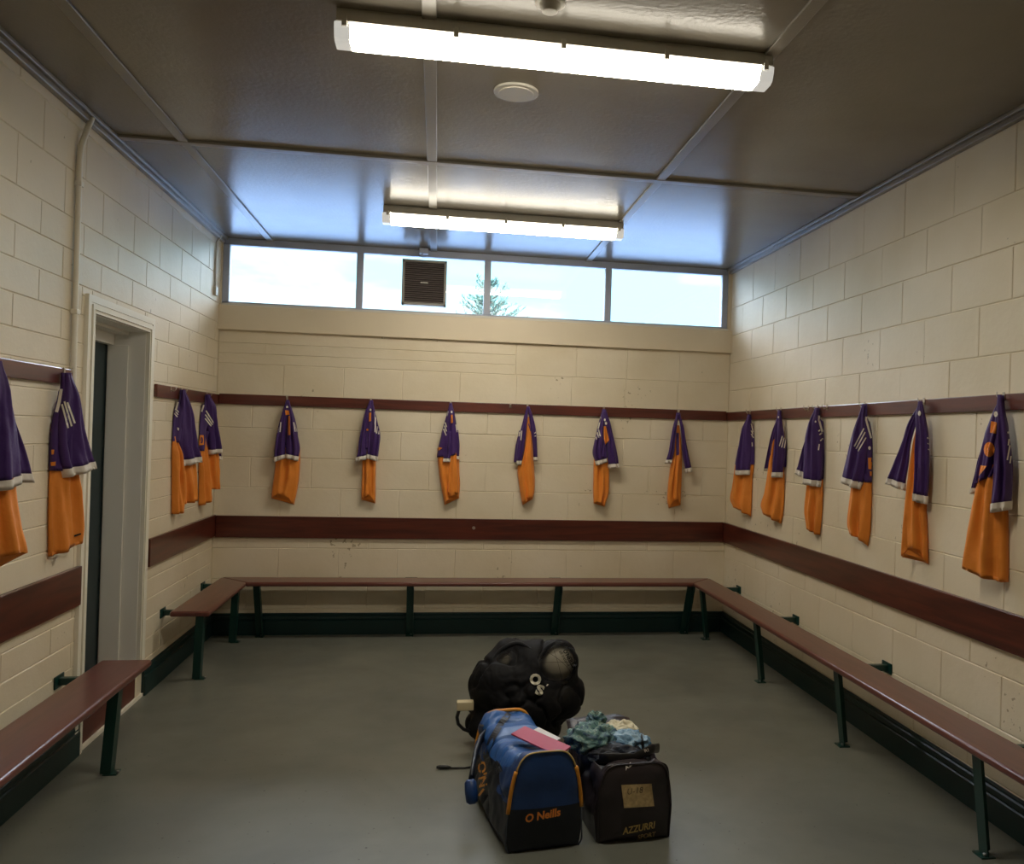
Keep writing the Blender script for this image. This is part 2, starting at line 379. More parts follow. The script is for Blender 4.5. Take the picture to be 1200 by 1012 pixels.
skirt('baseboard_left', prof, lambda o_, z, t: (XL+o_, (5.44, YB)[t], z))

# doorway in the left wall
DX = XL-.205
bm = bmesh.new()
box(bm, DX-.05, XL-.003, DY0-.03, DY0+.004, .14, DZ1+.03); box(bm, DX-.05, XL-.003, DY1-.004, DY1+.03, .20, DZ1+.03)
box(bm, DX-.05, XL-.003, DY0+.004, DY1-.004, DZ1-.004, DZ1+.03)
box(bm, DX+.0, XL-.095, DY1-.018, DY1-.004, .20, DZ1-.085); box(bm, DX, XL-.095, DY0+.004, DY0+.018, .14, DZ1-.085)
box(bm, DX-.02, XL-.095, DY0+.004, DY1-.004, DZ1-.022, DZ1-.004); box(bm, DX-.02, DX+.03, DY0+.004, DY1-.004, DZ1-.085, DZ1-.022)
struct('trim_13', bm, M_JAMB, bevel=.002)
bm = bmesh.new()
for (a, b, w) in ((0, .008, .020), (.008, .018, .014), (.018, .040, .024), (.040, .050, .014), (.050, .085, .019)):
    box(bm, XL-.01, XL+w, DY0-b, DY0-a, .0, DZ1+a); box(bm, XL-.01, XL+w, DY1+a, DY1+b, .205, DZ1+a)
    box(bm, XL-.01, XL+w, DY0-b, DY1+b, DZ1+a, DZ1+b)
struct('trim_14', bm, M_ARCH)
d = struct('door_1', bx(DX-.05, DX-.008, DY0+.002, DY1-.002, .16, DZ1-.08), M_DOOR)
struct('trim_15', bx(DX-.15, XL-.004, DY0+.002, DY1-.002, 0, .13), M_STEP)
struct('trim_16', bx(XL-.006, XL+.012, DY0-.03, DY1+.1, 0, .018), M_ARCH)
struct('wall_corridor', bx(DX-.5, DX-.45, DY0-.6, DY1+.6, 0, ZC), M_JAMB)

# windows: one long frame, four panes
wz0, wz1 = 2.588, 3.072
fr = thing('window_1', None, None, (0.38, YB+.04, wz0)); fr['kind'] = 'structure'
bm = bmesh.new(); y0, y1 = YB+.015, YB+.075
x0, x1 = XL+.012, XR-.03
box(bm, x0, x1, y0, y1, wz0-.01, wz0+.024); box(bm, x0, x1, y0, y1, wz1-.016, ZC)
box(bm, x0, x0+.05, y0, y1, wz0, wz1); box(bm, x1-.05, x1, y0, y1, wz0, wz1)
obj('window_frame', bm, M_FRAME, fr, bevel=.003)
mul = [-.652, .370, 1.385]
for m_ in mul: obj('mullion', bx(m_-.027, m_+.027, y0-.004, y1, wz0+.024, wz1-.016), M_FRAME, fr, bevel=.003)
edges = [x0+.05] + mul + [x1-.05]
for a, b in zip(edges, edges[1:]): obj('pane', bx(a+.012, b-.012, YB+.045, YB+.049, wz0+.02, wz1-.01), M_GLASS, fr)
obj('window_sill', bx(x0, x1, YB-.01, YB+.015, wz0-.008, wz0+.008), M_WHITEP, fr)
box(bmx, XL-.2, XL+.012, YB+.0, YB+.13, 2.57, ZC); box(bmx, XR-.03, XR+.2, YB+.0, YB+.13, 2.57, ZC)
struct('trim_17', bmx, M_PLASTER)

# outside: ground, eaves are the ceiling slab; a conifer
struct('ground', bx(-60, 60, YB+.6, 90, -.3, -.2), M_GROUND)

# ------------------------------------------------------------------ extractor fan in the second pane
ff = thing('extractor_fan', 'square brown louvred extractor fan fixed in the window glass', 'extractor fan', (-.14, YB, 2.84))
fx0, fx1, fz0, fz1 = -.318, .038, 2.655, 3.022
bm = bmesh.new()
for a in ((fx0, fx1, fz0, fz0+.022), (fx0, fx1, fz1-.022, fz1), (fx0, fx0+.022, fz0, fz1), (fx1-.022, fx1, fz0, fz1)): box(bm, a[0], a[1], YB-.03, YB+.044, a[2], a[3])
obj('casing', bm, M_GREYP, ff, bevel=.004)
obj('backing', bx(fx0+.015, fx1-.015, YB-.0, YB+.03, fz0+.015, fz1-.015), M_SLOT, ff)
for i in range(19):
    z = fz0+.032 + i*(fz1-fz0-.064)/18
    bm = bmesh.new(); bar(bm, (fx0+.02, YB-.016, z), (fx1-.02, YB-.016, z), .016, .004, Vector((0, -.5, 1)))
    obj('louvre', bm, M_VENT, ff)
obj('badge', bx(-.17, -.11, YB-.032, YB-.026, 2.832, 2.842), M_WHITEP, ff)

# ------------------------------------------------------------------ fluorescent fittings
def fitting(y0, tilt, label, strength):
    xa, xb = -.392, 1.212
    M_T = mat('lit_diffuser', (1, 1, 1), .3, emit=(1.0, .92, .76), es=strength)
    M_TE = mat('clear_diffuser_end', lin(226, 228, 220), .2, emit=(1, .97, .9), es=.16)
    t = thing('fluorescent_light_fitting', label, 'ceiling light', ((xa+xb)/2, y0+.06, ZC))
    def sweep(prof, a, b):
        bm = bmesh.new(); A = [bm.verts.new((a, y0+p, ZC+q)) for p, q in prof]; B = [bm.verts.new((b, y0+p, ZC+q)) for p, q in prof]; n = len(prof)
        for i in range(n): bm.faces.new((A[i], A[(i+1) % n], B[(i+1) % n], B[i]))
        bm.faces.new(A[::-1]); bm.faces.new(B); return bm
    W_ = .128
    obj('housing', sweep([(.010, 0), (.004, -.012), (-.003, -.046), (-.007, -.052), (W_+.007, -.052), (W_+.003, -.046), (W_-.004, -.012), (W_-.010, 0)], xa, xb), M_WHITEP, t, bevel=.003)
    dp = [(-.002, -.052), (.001, -.074), (.014, -.104), (.034, -.112), (W_-.034, -.112), (W_-.014, -.104), (W_-.001, -.074), (W_+.002, -.052)]
    M_TS = mat('lit_diffuser_side', (1, 1, 1), .3, emit=(1.0, .92, .76), es=strength*.085)
    M_TM = mat('lit_diffuser_shoulder', (1, 1, 1), .3, emit=(1.0, .92, .76), es=strength*.22)
    df = obj('diffuser', sweep(dp, xa+.05, xb-.05), [M_T, M_TS, M_TM], t)
    for p in df.data.polygons:
        zz = [df.data.vertices[i].co.z for i in p.vertices]
        if abs(p.normal.x) < .5 and max(zz) > ZC-.060: p.material_index = 1
        elif abs(p.normal.x) < .5 and abs(p.normal.z) < .6: p.material_index = 2
    obj('end_cap', sweep(dp, xa-.006, xa+.05), M_TE, t, bevel=.004)
    obj('end_cap', sweep(dp, xb-.05, xb+.006), M_TE, t, bevel=.004)
    for i in range(5):
        x = xa+.03 + i*(xb-xa-.06)/4
        for s in (0, 1):
            yy = y0-.012 if s == 0 else y0+W_+.006
            bm = box(bmesh.new(), x-.009, x+.009, yy, yy+.006, ZC-.066, ZC-.034)
            box(bm, x-.009, x+.009, yy if s else yy, yy+.010 if s == 0 else yy+.006, ZC-.070, ZC-.064)
            obj('clip', bm, M_WHITEP, t, bevel=.0015)
    return t
fitting(3.045, 0, 'nearer fluorescent light fitting, the larger one beside the round ceiling disc', LAMP_FRONT)
fitting(5.655, 0, 'farther fluorescent light fitting, close to the high windows', LAMP_REAR)

t = thing('ceiling_disc', 'round white ventilation disc on the ceiling behind the nearer light', 'ceiling vent', (.29, 3.63, ZC))
obj('rim', cyl(bmesh.new(), (.29, 3.63, ZC-.006), (0, 0, 1), .096, .012, 40), M_WHITEP, t, bevel=.003)
obj('disc', cyl(bmesh.new(), (.29, 3.63, ZC-.014), (0, 0, 1), .076, .006, 40), M_WHITEP, t, bevel=.002)
t = thing('smoke_detector', 'white heat detector on the ceiling at the top edge of the photo', 'smoke detector', (.331, 2.83, ZC))
obj('base', cyl(bmesh.new(), (.331, 2.83, ZC-.012), (0, 0, 1), .052, .024, 32), M_WHITEP, t, bevel=.003)
obj('sensor_head', cyl(bmesh.new(), (.331, 2.83, ZC-.036), (0, 0, 1), .026, .026, 24, r2=.038), M_WHITEP, t, bevel=.002)
# small bracket box on ceiling next to the window
t = tag(obj('junction_box', box(bx(-.185, -.115, 6.88, 6.95, ZC-.05, ZC-.008), -.17, -.155, 6.90, 6.92, ZC-.075, ZC-.05), M_FRAME, bevel=.003), 'small pale junction box on the ceiling above the extractor fan', 'junction box')

# pipe down the left wall, with bend at the top
t = thing('wall_conduit', 'cream painted conduit pipe running down the left wall beside the door', 'pipe', (XL+.02, 4.30, .0))
px_ = XL+.016
pts = [(XL-.01, 4.305, 1.60), (px_, 4.302, 1.63), (px_, 4.300, 2.0), (px_, 4.296, 2.86), (px_+.003, 4.302, 2.93), (px_+.012, 4.345, 3.03), (px_+.02, 4.385, ZC)]
obj('pipe', tube(bmesh.new(), pts, .0135, 12), M_ARCH, t)
for z in (2.15, 2.75): obj('saddle_clip', box(bmesh.new(), XL, px_+.016, 4.284, 4.318, z-.012, z+.012), M_ARCH, t, bevel=.003)
t = thing('cable_outlet', 'small white cable and outlet box high in the corner beside the windows', 'cable', (XL+.01, 6.81, 2.66))
obj('cable', tube(bmesh.new(), [(XL+.009, 6.80, 2.69), (XL+.009, 6.80, 2.9), (XL+.012, 6.80, 3.03), (XL+.035, 6.84, ZC-.02)], .008, 8), M_WHITEP, t)
obj('outlet_box', bx(XL, XL+.022, 6.78, 6.84, 2.625, 2.69), M_WHITEP, t, bevel=.003)

# ------------------------------------------------------------------ coat rails, back boards
hooks_b = [-1.177, -.532, .099, .587, 1.369, 2.014]
hook_r = [6.416, 5.804, 5.209, 4.587, 3.979, 3.363]
def hook(parent, base, out, upz=.0):
    """double coat hook; base on rail face, out = unit vector into the room"""
    b = Vector(base); o_ = Vector(out); s = Vector((0, 0, 1)).cross(o_)
    bm = bmesh.new()
    bar(bm, b+o_*.002+Vector((0, 0, -.018)), b+o_*.002+Vector((0, 0, .018)), .014, .004, o_)
    tube(bm, [b+o_*.003+Vector((0, 0, -.008)), b+o_*.024+Vector((0, 0, -.012)), b+o_*.034+Vector((0, 0, .0)), b+o_*.036+Vector((0, 0, .018))], .0032, 8)
    obj('coat_hook', bm, M_HOOK, parent)
RZ0, RZ1 = 1.800, 1.878
def rail(label, bmargs, m, hooks, out):
    t = thing('coat_rail', label, 'coat rail', ((bmargs[0]+bmargs[1])/2, (bmargs[2]+bmargs[3])/2, RZ0))
    obj('rail_board', bx(*bmargs), m, t, bevel=.004)
    for h in hooks: hook(t, h, out)
    return t
rail('dark wooden coat rail along the back wall', (XL+.023, XR-.023, YB-.02, YB, RZ0+.005, RZ1+.008), M_RAILX, [(x, YB-.02, 1.872) for x in hooks_b + [.728]], (0, -1, 0))
rail('dark wooden coat rail along the right wall', (XR-.02, XR, YF, YB-.002, RZ0+.005, RZ1), M_RAILY, [(XR-.02, y, 1.868) for y in hook_r + [5.343, 5.067, 2.75]], (-1, 0, 0))
rail('short dark coat rail between the door and the back corner', (XL, XL+.02, 5.50, YB-.002, RZ0, RZ1), M_RAILY, [(XL+.02, y, 1.858) for y in (5.755, 5.99, 6.615)], (1, 0, 0))
rail('dark wooden coat rail on the left wall nearer than the door', (XL, XL+.02, YF, 4.29, RZ0+.005, RZ1), M_RAILY, [(XL+.02, y, 1.862) for y in (4.19, 3.42)], (1, 0, 0))
BZ0, BZ1 = .765, .935
def board(label, a, m):
    return tag(obj('backrest_board', bx(*a), m, bevel=.004), label, 'wall board')
bb = board('wide dark wooden backrest board along the back wall', (XL+.025, XR-.025, YB-.023, YB-.001, BZ0, BZ1), M_BOARDX)
obj('bolt', cyl(bmesh.new(), (.317, YB-.024, .862), (0, 1, 0), .013, .008, 16), M_HOOK, bb)
board('wide dark wooden backrest board along the right wall', (XR-.023, XR-.001, YF+.002, YB-.003, BZ0, BZ1), M_BOARDY)
board('short wooden backrest board between the door and the back corner', (XL+.001, XL+.023, 5.455, YB-.003, BZ0+.005, BZ1+.005), M_BOARDY)
board('wooden backrest board on the left wall nearer than the door', (XL+.001, XL+.023, YF+.002, 4.46, BZ0-.02, BZ1), M_BOARDY)

# ------------------------------------------------------------------ benches
SZ = .462
def leg(parent, top, bot, along):
    """flat angle-iron leg with foot plate"""
    a = Vector(top); b = Vector(bot); al = Vector(along)
    bm = bmesh.new(); bar(bm, a, b, .006, .056, al); bar(bm, a + al.cross(Vector((0, 0, 1)))*.022 + al*.025, b + al.cross(Vector((0, 0, 1)))*.022 + al*.025, .044, .006, al)
    l = obj('leg', bm, M_LEG, parent)
    obj('foot', bx(b.x-.030, b.x+.030, b.y-.032, b.y+.032, 0, .006), M_LEG, l)
    obj('foot_bolt', cyl(bmesh.new(), (b.x-al.y*.02+.012, b.y-.016, .012), (0, 0, 1), .007, .01, 8), M_STEEL, l)
def bracket(parent, wallp, seatp, along):
    a = Vector(wallp); b = Vector(seatp); al = Vector(along)
    bm = bmesh.new(); bar(bm, a, b, .034, .034, Vector((0, 0, 1)))
    d = (b-a).normalized()
    bar(bm, a + d*.004 - al*.05, a + d*.004 + al*.05, .008, .06, Vector((0, 0, 1)))
    obj('wall_bracket', bm, M_LEG, parent, bevel=.004)
def seat(parent, pts, m):
    bm = bmesh.new(); vs = [bm.verts.new((x, y, SZ)) for x, y in pts]; lo = [bm.verts.new((x, y, SZ-.034)) for x, y in pts]; n = len(pts)
    bm.faces.new(vs); bm.faces.new(lo[::-1])
    for i in range(n): bm.faces.new((vs[i], vs[(i+1) % n], lo[(i+1) % n], lo[i]))
    s = obj('seat', bm, m, parent); b = s.modifiers.new('bevel', 'BEVEL'); b.width = .013; b.segments = 4; b.limit_method = 'ANGLE'
    for p in s.data.polygons: p.use_smooth = False
    return s
xlo, xli = -1.622, -1.385      # left far bench
xro, xri = 2.325, 2.112        # right bench
ybo, ybi = 6.935, 6.70
t = thing('wall_bench', 'long painted wooden bench with green legs along the right wall', 'bench', (2.2, 4.5, 0))
seat(t, [(xri, .6), (xro, .6), (xro, ybo), (xri, ybi)], M_SEATY)
for y in (1.87, 3.10, 4.31, 5.495, 6.70):
    leg(t, (xri+.05, y-.02, SZ-.034), (2.222, y, .006), (0, 1, 0))
for y in (3.09, 4.295, 5.488, 6.606, 1.87): bracket(t, (XR, y, .425), (xri+.10, y, .425), (0, 1, 0))
t = thing('wall_bench', 'painted wooden bench with green legs along the back wall', 'bench', (.4, 6.8, 0))
seat(t, [(xli+.0005, ybi), (xri-.0005, ybi), (xro-.001, ybo), (xlo+.001, ybo)], M_SEATX)
for x in (-1.318, -.171, 1.0, 2.10):
    leg(t, (x, ybi+.045, SZ-.034), (x, 6.92, .006), (1, 0, 0))
for x in (-.171, 1.0): bracket(t, (x, YB, .425), (x, ybi+.08, .425), (1, 0, 0))
t = thing('wall_bench', 'short painted bench with green legs between the door and back corner', 'bench', (-1.5, 6.2, 0))
seat(t, [(xlo, 5.645), (xli, 5.645), (xli, ybi-.001), (xlo, ybo-.001)], M_SEATY)
for y in (5.79, 6.75): leg(t, (xli-.045, y-.08, SZ-.034), (-1.462, y, .006), (0, -1, 0))
for y in (5.80, 6.742): bracket(t, (XL, y, .425), (xli-.08, y, .425), (0, 1, 0))
t = thing('wall_bench', 'red-brown painted bench with green legs in front of the doorway on the left', 'bench', (-1.5, 3, 0))
seat(t, [(-1.605, .6), (-1.37, .6), (-1.37, 4.515), (-1.605, 4.515)], M_SEATY)
for y in (4.255, 3.06, 1.86): leg(t, (-1.415, y-.03, SZ-.034), (-1.452, y, .006), (0, -1, 0))
for y in (4.286, 3.09, 1.86): bracket(t, (XL, y, .425), (-1.46, y, .425), (0, 1, 0))
#JERSEYS
# ------------------------------------------------------------------ jerseys on the hooks
def bvh_of(me, off=Vector()):
    return BVHTree.FromPolygons([v.co + off for v in me.vertices], [tuple(p.vertices) for p in me.polygons])
def smooth_rows(rows, m):
    """rows of (y, xl, xr): resample smoothly in m+1 steps"""
    ys = [r[0] for r in rows]; out = []
    def cat(p0, p1, p2, p3, t): return .5*((2*p1) + (-p0+p2)*t + (2*p0-5*p1+4*p2-p3)*t*t + (-p0+3*p1-3*p2+p3)*t**3)
    for i in range(m+1):
        y = ys[0] + (ys[-1]-ys[0])*i/m
        k = max(j for j in range(len(ys)-1) if ys[j] <= y+1e-9); t = (y-ys[k])/(ys[k+1]-ys[k])
        g = lambda q, c: rows[min(max(q, 0), len(rows)-1)][c]
        a, b = [cat(g(k-1, c), g(k, c), g(k+1, c), g(k+2, c), t) for c in (1, 2)]
        out.append((y, a, b))
    return out
class Frame:
    """a jersey's own upright frame at its hook; wall distance is kept positive"""
    def __init__(s, side, anchor, ang):
        s.side = side; a = math.radians(ang)
        if side == 'b': s.u = Vector((1, 0, 0)); s.n = Vector((0, -1, 0))
        if side == 'r': s.u = Vector((math.sin(a), -math.cos(a), 0)); s.n = Vector((-math.cos(a), -math.sin(a), 0))
        if side == 'l': s.u = Vector((math.sin(a), math.cos(a), 0)); s.n = Vector((math.cos(a), -math.sin(a), 0))
        s.o = Vector(anchor)
    def hit(s, px, py, w):
        d = ray(px, py); t = ((s.o + s.n*w - EYE).dot(s.n))/d.dot(s.n); return EYE + d*t
    def clamp(s, p, m=.006):
        if p.z > 1.785: m += .021
        if s.side == 'b': p.y = min(p.y, YB-m)
        if s.side == 'r': p.x = min(p.x, XR-m)
        if s.side == 'l': p.x = max(p.x, XL+m)
        return p
def layer(fr, tr, rows, w0, d, folds=(3, .3), hem=None, rise=0, seed=0, M=26, H=18):
    """closed cloth tube from traced rows; returns list of rings (front then back points)"""
    rs = smooth_rows([(y, a, b) for y, a, b in rows], M); y0, y1 = rs[0][0], rs[-1][0]
    rnd = random.Random(seed); ph = rnd.random()*6; ph2 = rnd.random()*6; f2 = folds[0]*1.7+.6
    rings = []
    for (y, a, b) in rs:
        k = ((y-y0)/(y1-y0)); kk = k**2.2
        def pt(s, w, up_):
            yy = y
            if hem: yy += kk*((hem[0]-y1)*(1-s)/2 + (hem[1]-y1)*(1+s)/2)
            yy -= kk*up_
            p = fr.hit(*tr((a+b)/2 + (b-a)/2*s, yy), 0)
            return fr.clamp(p + fr.n*w)
        wd = (fr.hit(*tr(b, y), 0) - fr.hit(*tr(a, y), 0)).length
        dd = min(d, wd*.42)
        # very soft wander of the folds down the cloth
        fw_ = []
        for j in range(H+1):
            s = -1 + 2*j/H; e = math.sqrt(max(0, 1-s*s)); e = e**.75
            fo = folds[1]*dd*(math.sin(folds[0]*PI*s*.72 + ph + k*1.6)*.55 + math.sin(f2*PI*s*.6 + ph2 - k*2.4)*.3 + .7*noise.noise(Vector((s*1.6+seed, k*2.6, seed*1.7))) + .25*noise.noise(Vector((s*4+seed, k*7, seed))))*min(1, k*2.2+.15)*(1-s**4)
            fw_.append(pt(s, w0 + dd*e + fo, rise*max(0, 1-s*s)))
        bk = [pt(1-2*j/H, w0 - min(.012, dd*.3)*math.sqrt(max(0, 1-(1-2*j/H)**2)) - .001, 0) for j in range(1, H)]
        rings.append(fw_ + bk)
    return rings
def ring_mesh(bm, rings, capt=True, mi=0, hemin=True):
    V = [[bm.verts.new(p) for p in r] for r in rings]; n = len(V[0])
    for A, B in zip(V, V[1:]):
        for k in range(n):
            f = bm.faces.new((A[k], A[(k+1) % n], B[(k+1) % n], B[k])); f.smooth = True; f.material_index = mi
    if capt: bm.faces.new(V[0][::-1])
    if not hemin:
        bm.faces.new(V[-1]); return
    # turn the hem up inside so the edge has thickness
    c = sum((v.co for v in V[-1]), Vector())/n
    ins = [bm.verts.new(v.co + (c-v.co)*.12 + Vector((0, 0, .004))) for v in V[-1]]
    ins2 = [bm.verts.new(v.co + (c-v.co)*.2 + Vector((0, 0, .012))) for v in V[-1]]
    for P, Q in ((V[-1], ins), (ins, ins2)):
        for k in range(n):
            f = bm.faces.new((P[k], P[(k+1) % n], Q[(k+1) % n], Q[k])); f.smooth = True; f.material_index = mi
    bm.faces.new(ins2)
def decal_strip(bm, bvhs, pts, wid, tr, lift=.0045, fallback=None):
    """a narrow ribbon lying on the cloth below it"""
    P = []
    for (a, b) in zip(pts, pts[1:]):
        for t in (0, .12, .25, .38, .5, .62, .75, .88): P.append((a[0]+(b[0]-a[0])*t, a[1]+(b[1]-a[1])*t))
    P.append(pts[-1]); prev = None
    for i, p in enumerate(P):
        q0 = P[max(i-1, 0)]; q1 = P[min(i+1, len(P)-1)]; dx, dy = q1[0]-q0[0], q1[1]-q0[1]; l = math.hypot(dx, dy) or 1
        nx, ny = -dy/l*wid/2, dx/l*wid/2; row = []
        for s in (-1, 1):
            px = tr(p[0]+nx*s, p[1]+ny*s); r = ray(*px); best = None
            for bv in bvhs:
                h = bv.ray_cast(EYE, r)
                if h[0] is not None and (best is None or h[3] < best[3]): best = h
            if best is None: row = None; break
            row.append(best[0] - r*lift)
        if row is None: prev = None; continue
        cur = [bm.verts.new(row[0]), bm.verts.new(row[1])]
        if prev: bm.faces.new((prev[0], prev[1], cur[1], cur[0]))
        prev = cur
    return bm
def decal_poly(bm, bvhs, poly, tr, lift=.007):
    cx = sum(p[0] for p in poly)/len(poly); cy = sum(p[1] for p in poly)/len(poly)
    def hit(x, y):
        r = ray(*tr(x, y)); best = None
        for bv in bvhs:
            h = bv.ray_cast(EYE, r)
            if h[0] is not None and (best is None or h[3] < best[3]): best = h
        return None if best is None else best[0] - r*lift
    C0 = hit(cx, cy); rim = []; mid = []; mid2 = []
    n = len(poly)
    for i in range(n):
        for t in (0, .25, .5, .75):
            x = poly[i][0]+(poly[(i+1) % n][0]-poly[i][0])*t; y = poly[i][1]+(poly[(i+1) % n][1]-poly[i][1])*t
            a = hit(x, y); b = hit(cx+(x-cx)*.67, cy+(y-cy)*.67); e_ = hit(cx+(x-cx)*.33, cy+(y-cy)*.33)
            if a is None or b is None or C0 is None or e_ is None: continue
            rim.append(bm.verts.new(a)); mid.append(bm.verts.new(b)); mid2.append(bm.verts.new(e_))
    if len(rim) < 3: return
    c = bm.verts.new(C0); m = len(rim)
    for k in range(m):
        bm.faces.new((rim[k], rim[(k+1) % m], mid[(k+1) % m], mid[k])); bm.faces.new((mid[k], mid[(k+1) % m], mid2[(k+1) % m], mid2[k])); bm.faces.new((mid2[k], mid2[(k+1) % m], c))

def jersey(side, hookpos, crop, parts, marks, label, group=None, ang=30):
    ox, oy, sc = crop; tr = lambda x, y: (ox + x/sc, oy + y/sc)
    H0 = Vector(hookpos); anchor = H0 + {'b': Vector((0, -.052, 0)), 'r': Vector((-.052, 0, 0)), 'l': Vector((.052, 0, 0))}[side]
    fr = Frame(side, anchor, ang)
    t = thing('sports_jersey', label, 'jersey', anchor, group)
    bv = []; objs = []
    for i, p in enumerate(parts):
        kind = p['t']; rows = p['rows']
        rg = layer(fr, tr, rows, p.get('w', {'body': -.022, 'yoke': -.006, 'sleeve': .012, 'panel': .012, 'far': -.014}[kind]), p.get('d', {'body': .040, 'yoke': .030, 'sleeve': .034, 'panel': .02, 'far': .02}[kind]),
                   p.get('f', (3, .55)), p.get('hem'), p.get('rise', 0), seed=hash(label) % 97 + i if False else len(label)*7+i)
        bm = bmesh.new(); nm = {'body': 'jersey_body', 'yoke': 'shoulder_yoke', 'sleeve': 'sleeve', 'panel': 'front_panel', 'far': 'sleeve'}[kind]
        m = M_ORANGE if kind in ('body', 'panel') else M_PURPLE
        cf = p.get('cuff')
        if cf:
            ht = rows[-1][0]-rows[0][0]; k = max(2, int(round(26*(1-cf/ht)))); k = min(k, 25)
            ring_mesh(bm, rg[:k+1], hemin=False); ob = obj(nm, bm, m, t)
            b2 = bmesh.new()
            c = [sum((v for v in r), Vector())/len(r) for r in rg[k:]]
            grow = [[fr.clamp(cc + (v-cc) + (v-cc).normalized()*(.0035), .004) for v in r] for r, cc in zip(rg[k:], c)]
            ring_mesh(b2, grow, capt=False); cu = obj('cuff', b2, M_WHITE, ob)
            bv.append(bvh_of(cu.data))
        else:
            ring_mesh(bm, rg); ob = obj(nm, bm, m, t)
        bv.append(bvh_of(ob.data)); objs.append(ob)
    sl = [ob for p, ob in zip(parts, objs) if p['t'] in ('sleeve', 'yoke', 'far')]
    host = sl[-1] if sl else objs[0]
    for m_ in marks:
        k, data = m_[0], m_[1]; bm = bmesh.new()
        if k == 'stripe':
            for q in data: decal_strip(bm, bv, q, m_[2] if len(m_) > 2 else 8, tr)
            if len(bm.verts): obj('stripes', bm, M_WHITE, t)
        elif k == 'collar':
            decal_strip(bm, bv, data, m_[2] if len(m_) > 2 else 8, tr, .004)
            if len(bm.verts): obj('collar_trim', bm, M_WHITE, t)
        else:
            for q in data: decal_poly(bm, bv, q, tr)
            if len(bm.verts): obj({'o': 'orange_mark', 'p': 'purple_mark', 'w': 'crest', 'k': 'hem_logo'}[k], bm, {'o': M_ORANGE, 'p': M_PURPLE, 'w': M_WHITE, 'k': M_INK}[k], t)
        if not bm.is_valid: pass
    # all child meshes were built in world coordinates; the thing sits at its hook
    return t
def circle(cx, cy, rx, ry, n=12): return [(cx+rx*math.cos(2*PI*i/n), cy+ry*math.sin(2*PI*i/n)) for i in range(n)]
GB, GR, GL = 'jerseys on the back wall', 'jerseys on the right wall', 'jerseys on the left wall'
A_, B_ = (0, 420, 3.748), (180, 440, 5.62)
jersey('l', (XL, 3.42, 1.865), A_, [
    dict(t='far', rows=[(20, -15, 6), (100, -10, 26), (200, -5, 48), (300, 10, 85), (400, 30, 122), (515, 50, 152), (545, 52, 160)], cuff=34),
    dict(t='body', rows=[(300, -110, 60), (500, -120, 76), (600, -120, 88), (750, -125, 112), (860, -130, 138)], hem=(1010, 856), rise=60),
    dict(t='sleeve', rows=[(10, -22, -4), (100, -55, 16), (200, -80, 34), (300, -100, 56), (400, -112, 70), (500, -118, 77), (570, -120, 80)], hem=(605, 548), cuff=34)],
    [], 'orange and purple jersey cut by the left edge of the photo', GL, 25)
jersey('l', (XL, 4.19, 1.865), A_, [
    dict(t='body', rows=[(300, 235, 335), (480, 218, 345), (600, 213, 365), (745, 215, 375), (850, 219, 370)], hem=(872, 800), rise=0),
    dict(t='yoke', rows=[(62, 268, 300), (150, 260, 322), (240, 238, 340), (350, 222, 345), (440, 219, 345), (492, 218, 345)]),
    dict(t='sleeve', rows=[(62, 276, 300), (150, 266, 326), (240, 246, 344), (330, 240, 360), (430, 246, 388), (500, 268, 405)], hem=(522, 480), cuff=28)],
    [('stripe', [[(272, 200), (300, 305)], [(283, 188), (315, 297)], [(296, 192), (329, 284)]], 8), ('collar', [(273, 85), (268, 140), (260, 190), (248, 235)], 14),
     ('k', [[(325, 775), (356, 766), (357, 772), (326, 783)]]), ('o', [[(222, 455), (245, 452), (244, 470), (224, 472)], [(226, 400), (238, 400), (236, 420), (226, 422)]])],
    'jersey hanging nearer than the door, right beside the doorway frame', GL, 25)
jersey('l', (XL, 5.99, 1.865), B_, [
    dict(t='body', rows=[(400, 150, 250), (560, 165, 276), (700, 185, 290), (830, 195, 297)], hem=(848, 822)),
    dict(t='body', rows=[(400, 114, 155), (520, 108, 180), (700, 114, 194), (905, 122, 200)], hem=(912, 900), w=-.010),
    dict(t='yoke', rows=[(92, 168, 190), (170, 160, 215), (250, 128, 225), (350, 115, 225), (440, 112, 190)]),
    dict(t='sleeve', rows=[(92, 174, 192), (170, 166, 214), (250, 160, 236), (350, 152, 252), (450, 146, 270), (575, 172, 289)], hem=(596, 562), cuff=30, w=.016)],
    [('stripe', [[(152, 224), (166, 242)], [(144, 236), (162, 258)], [(136, 248), (157, 272)]], 7), ('collar', [(170, 100), (166, 160), (150, 215), (125, 265)], 12),
     ('w', [[(155, 340), (168, 345), (166, 362), (158, 358)]]), ('o', [[(118, 432), (145, 432), (143, 446), (120, 445)]])],
    'jersey left of the pair between the door and the back corner', GL, 25)
jersey('l', (XL, 6.615, 1.865), B_, [
    dict(t='far', rows=[(340, 395, 408), (450, 410, 432), (555, 428, 453)], cuff=24),
    dict(t='body', rows=[(400, 352, 415), (600, 358, 436), (748, 380, 438)], w=-.028),
    dict(t='body', rows=[(370, 296, 345), (500, 291, 352), (650, 296, 372), (835, 302, 395)], hem=(858, 812)),
    dict(t='yoke', rows=[(122, 334, 352), (200, 320, 378), (300, 299, 395), (390, 295, 350), (495, 292, 345)]),
    dict(t='sleeve', rows=[(122, 338, 358), (200, 334, 384), (300, 334, 403), (400, 344, 418), (515, 353, 429)], hem=(518, 506), cuff=27)],
    [('stripe', [[(340, 282), (380, 333)], [(341, 256), (388, 324)], [(345, 230), (396, 313)]], 8), ('collar', [(338, 130), (337, 170), (324, 215), (308, 260)], 11),
     ('o', [[(298, 390), (330, 392), (332, 455), (300, 458)]]), ('p', [circle(316, 425, 10, 22, 10)])],
    'jersey right of the pair between the door and the back corner, nearest that corner', GL, 25)
hz = 1.875
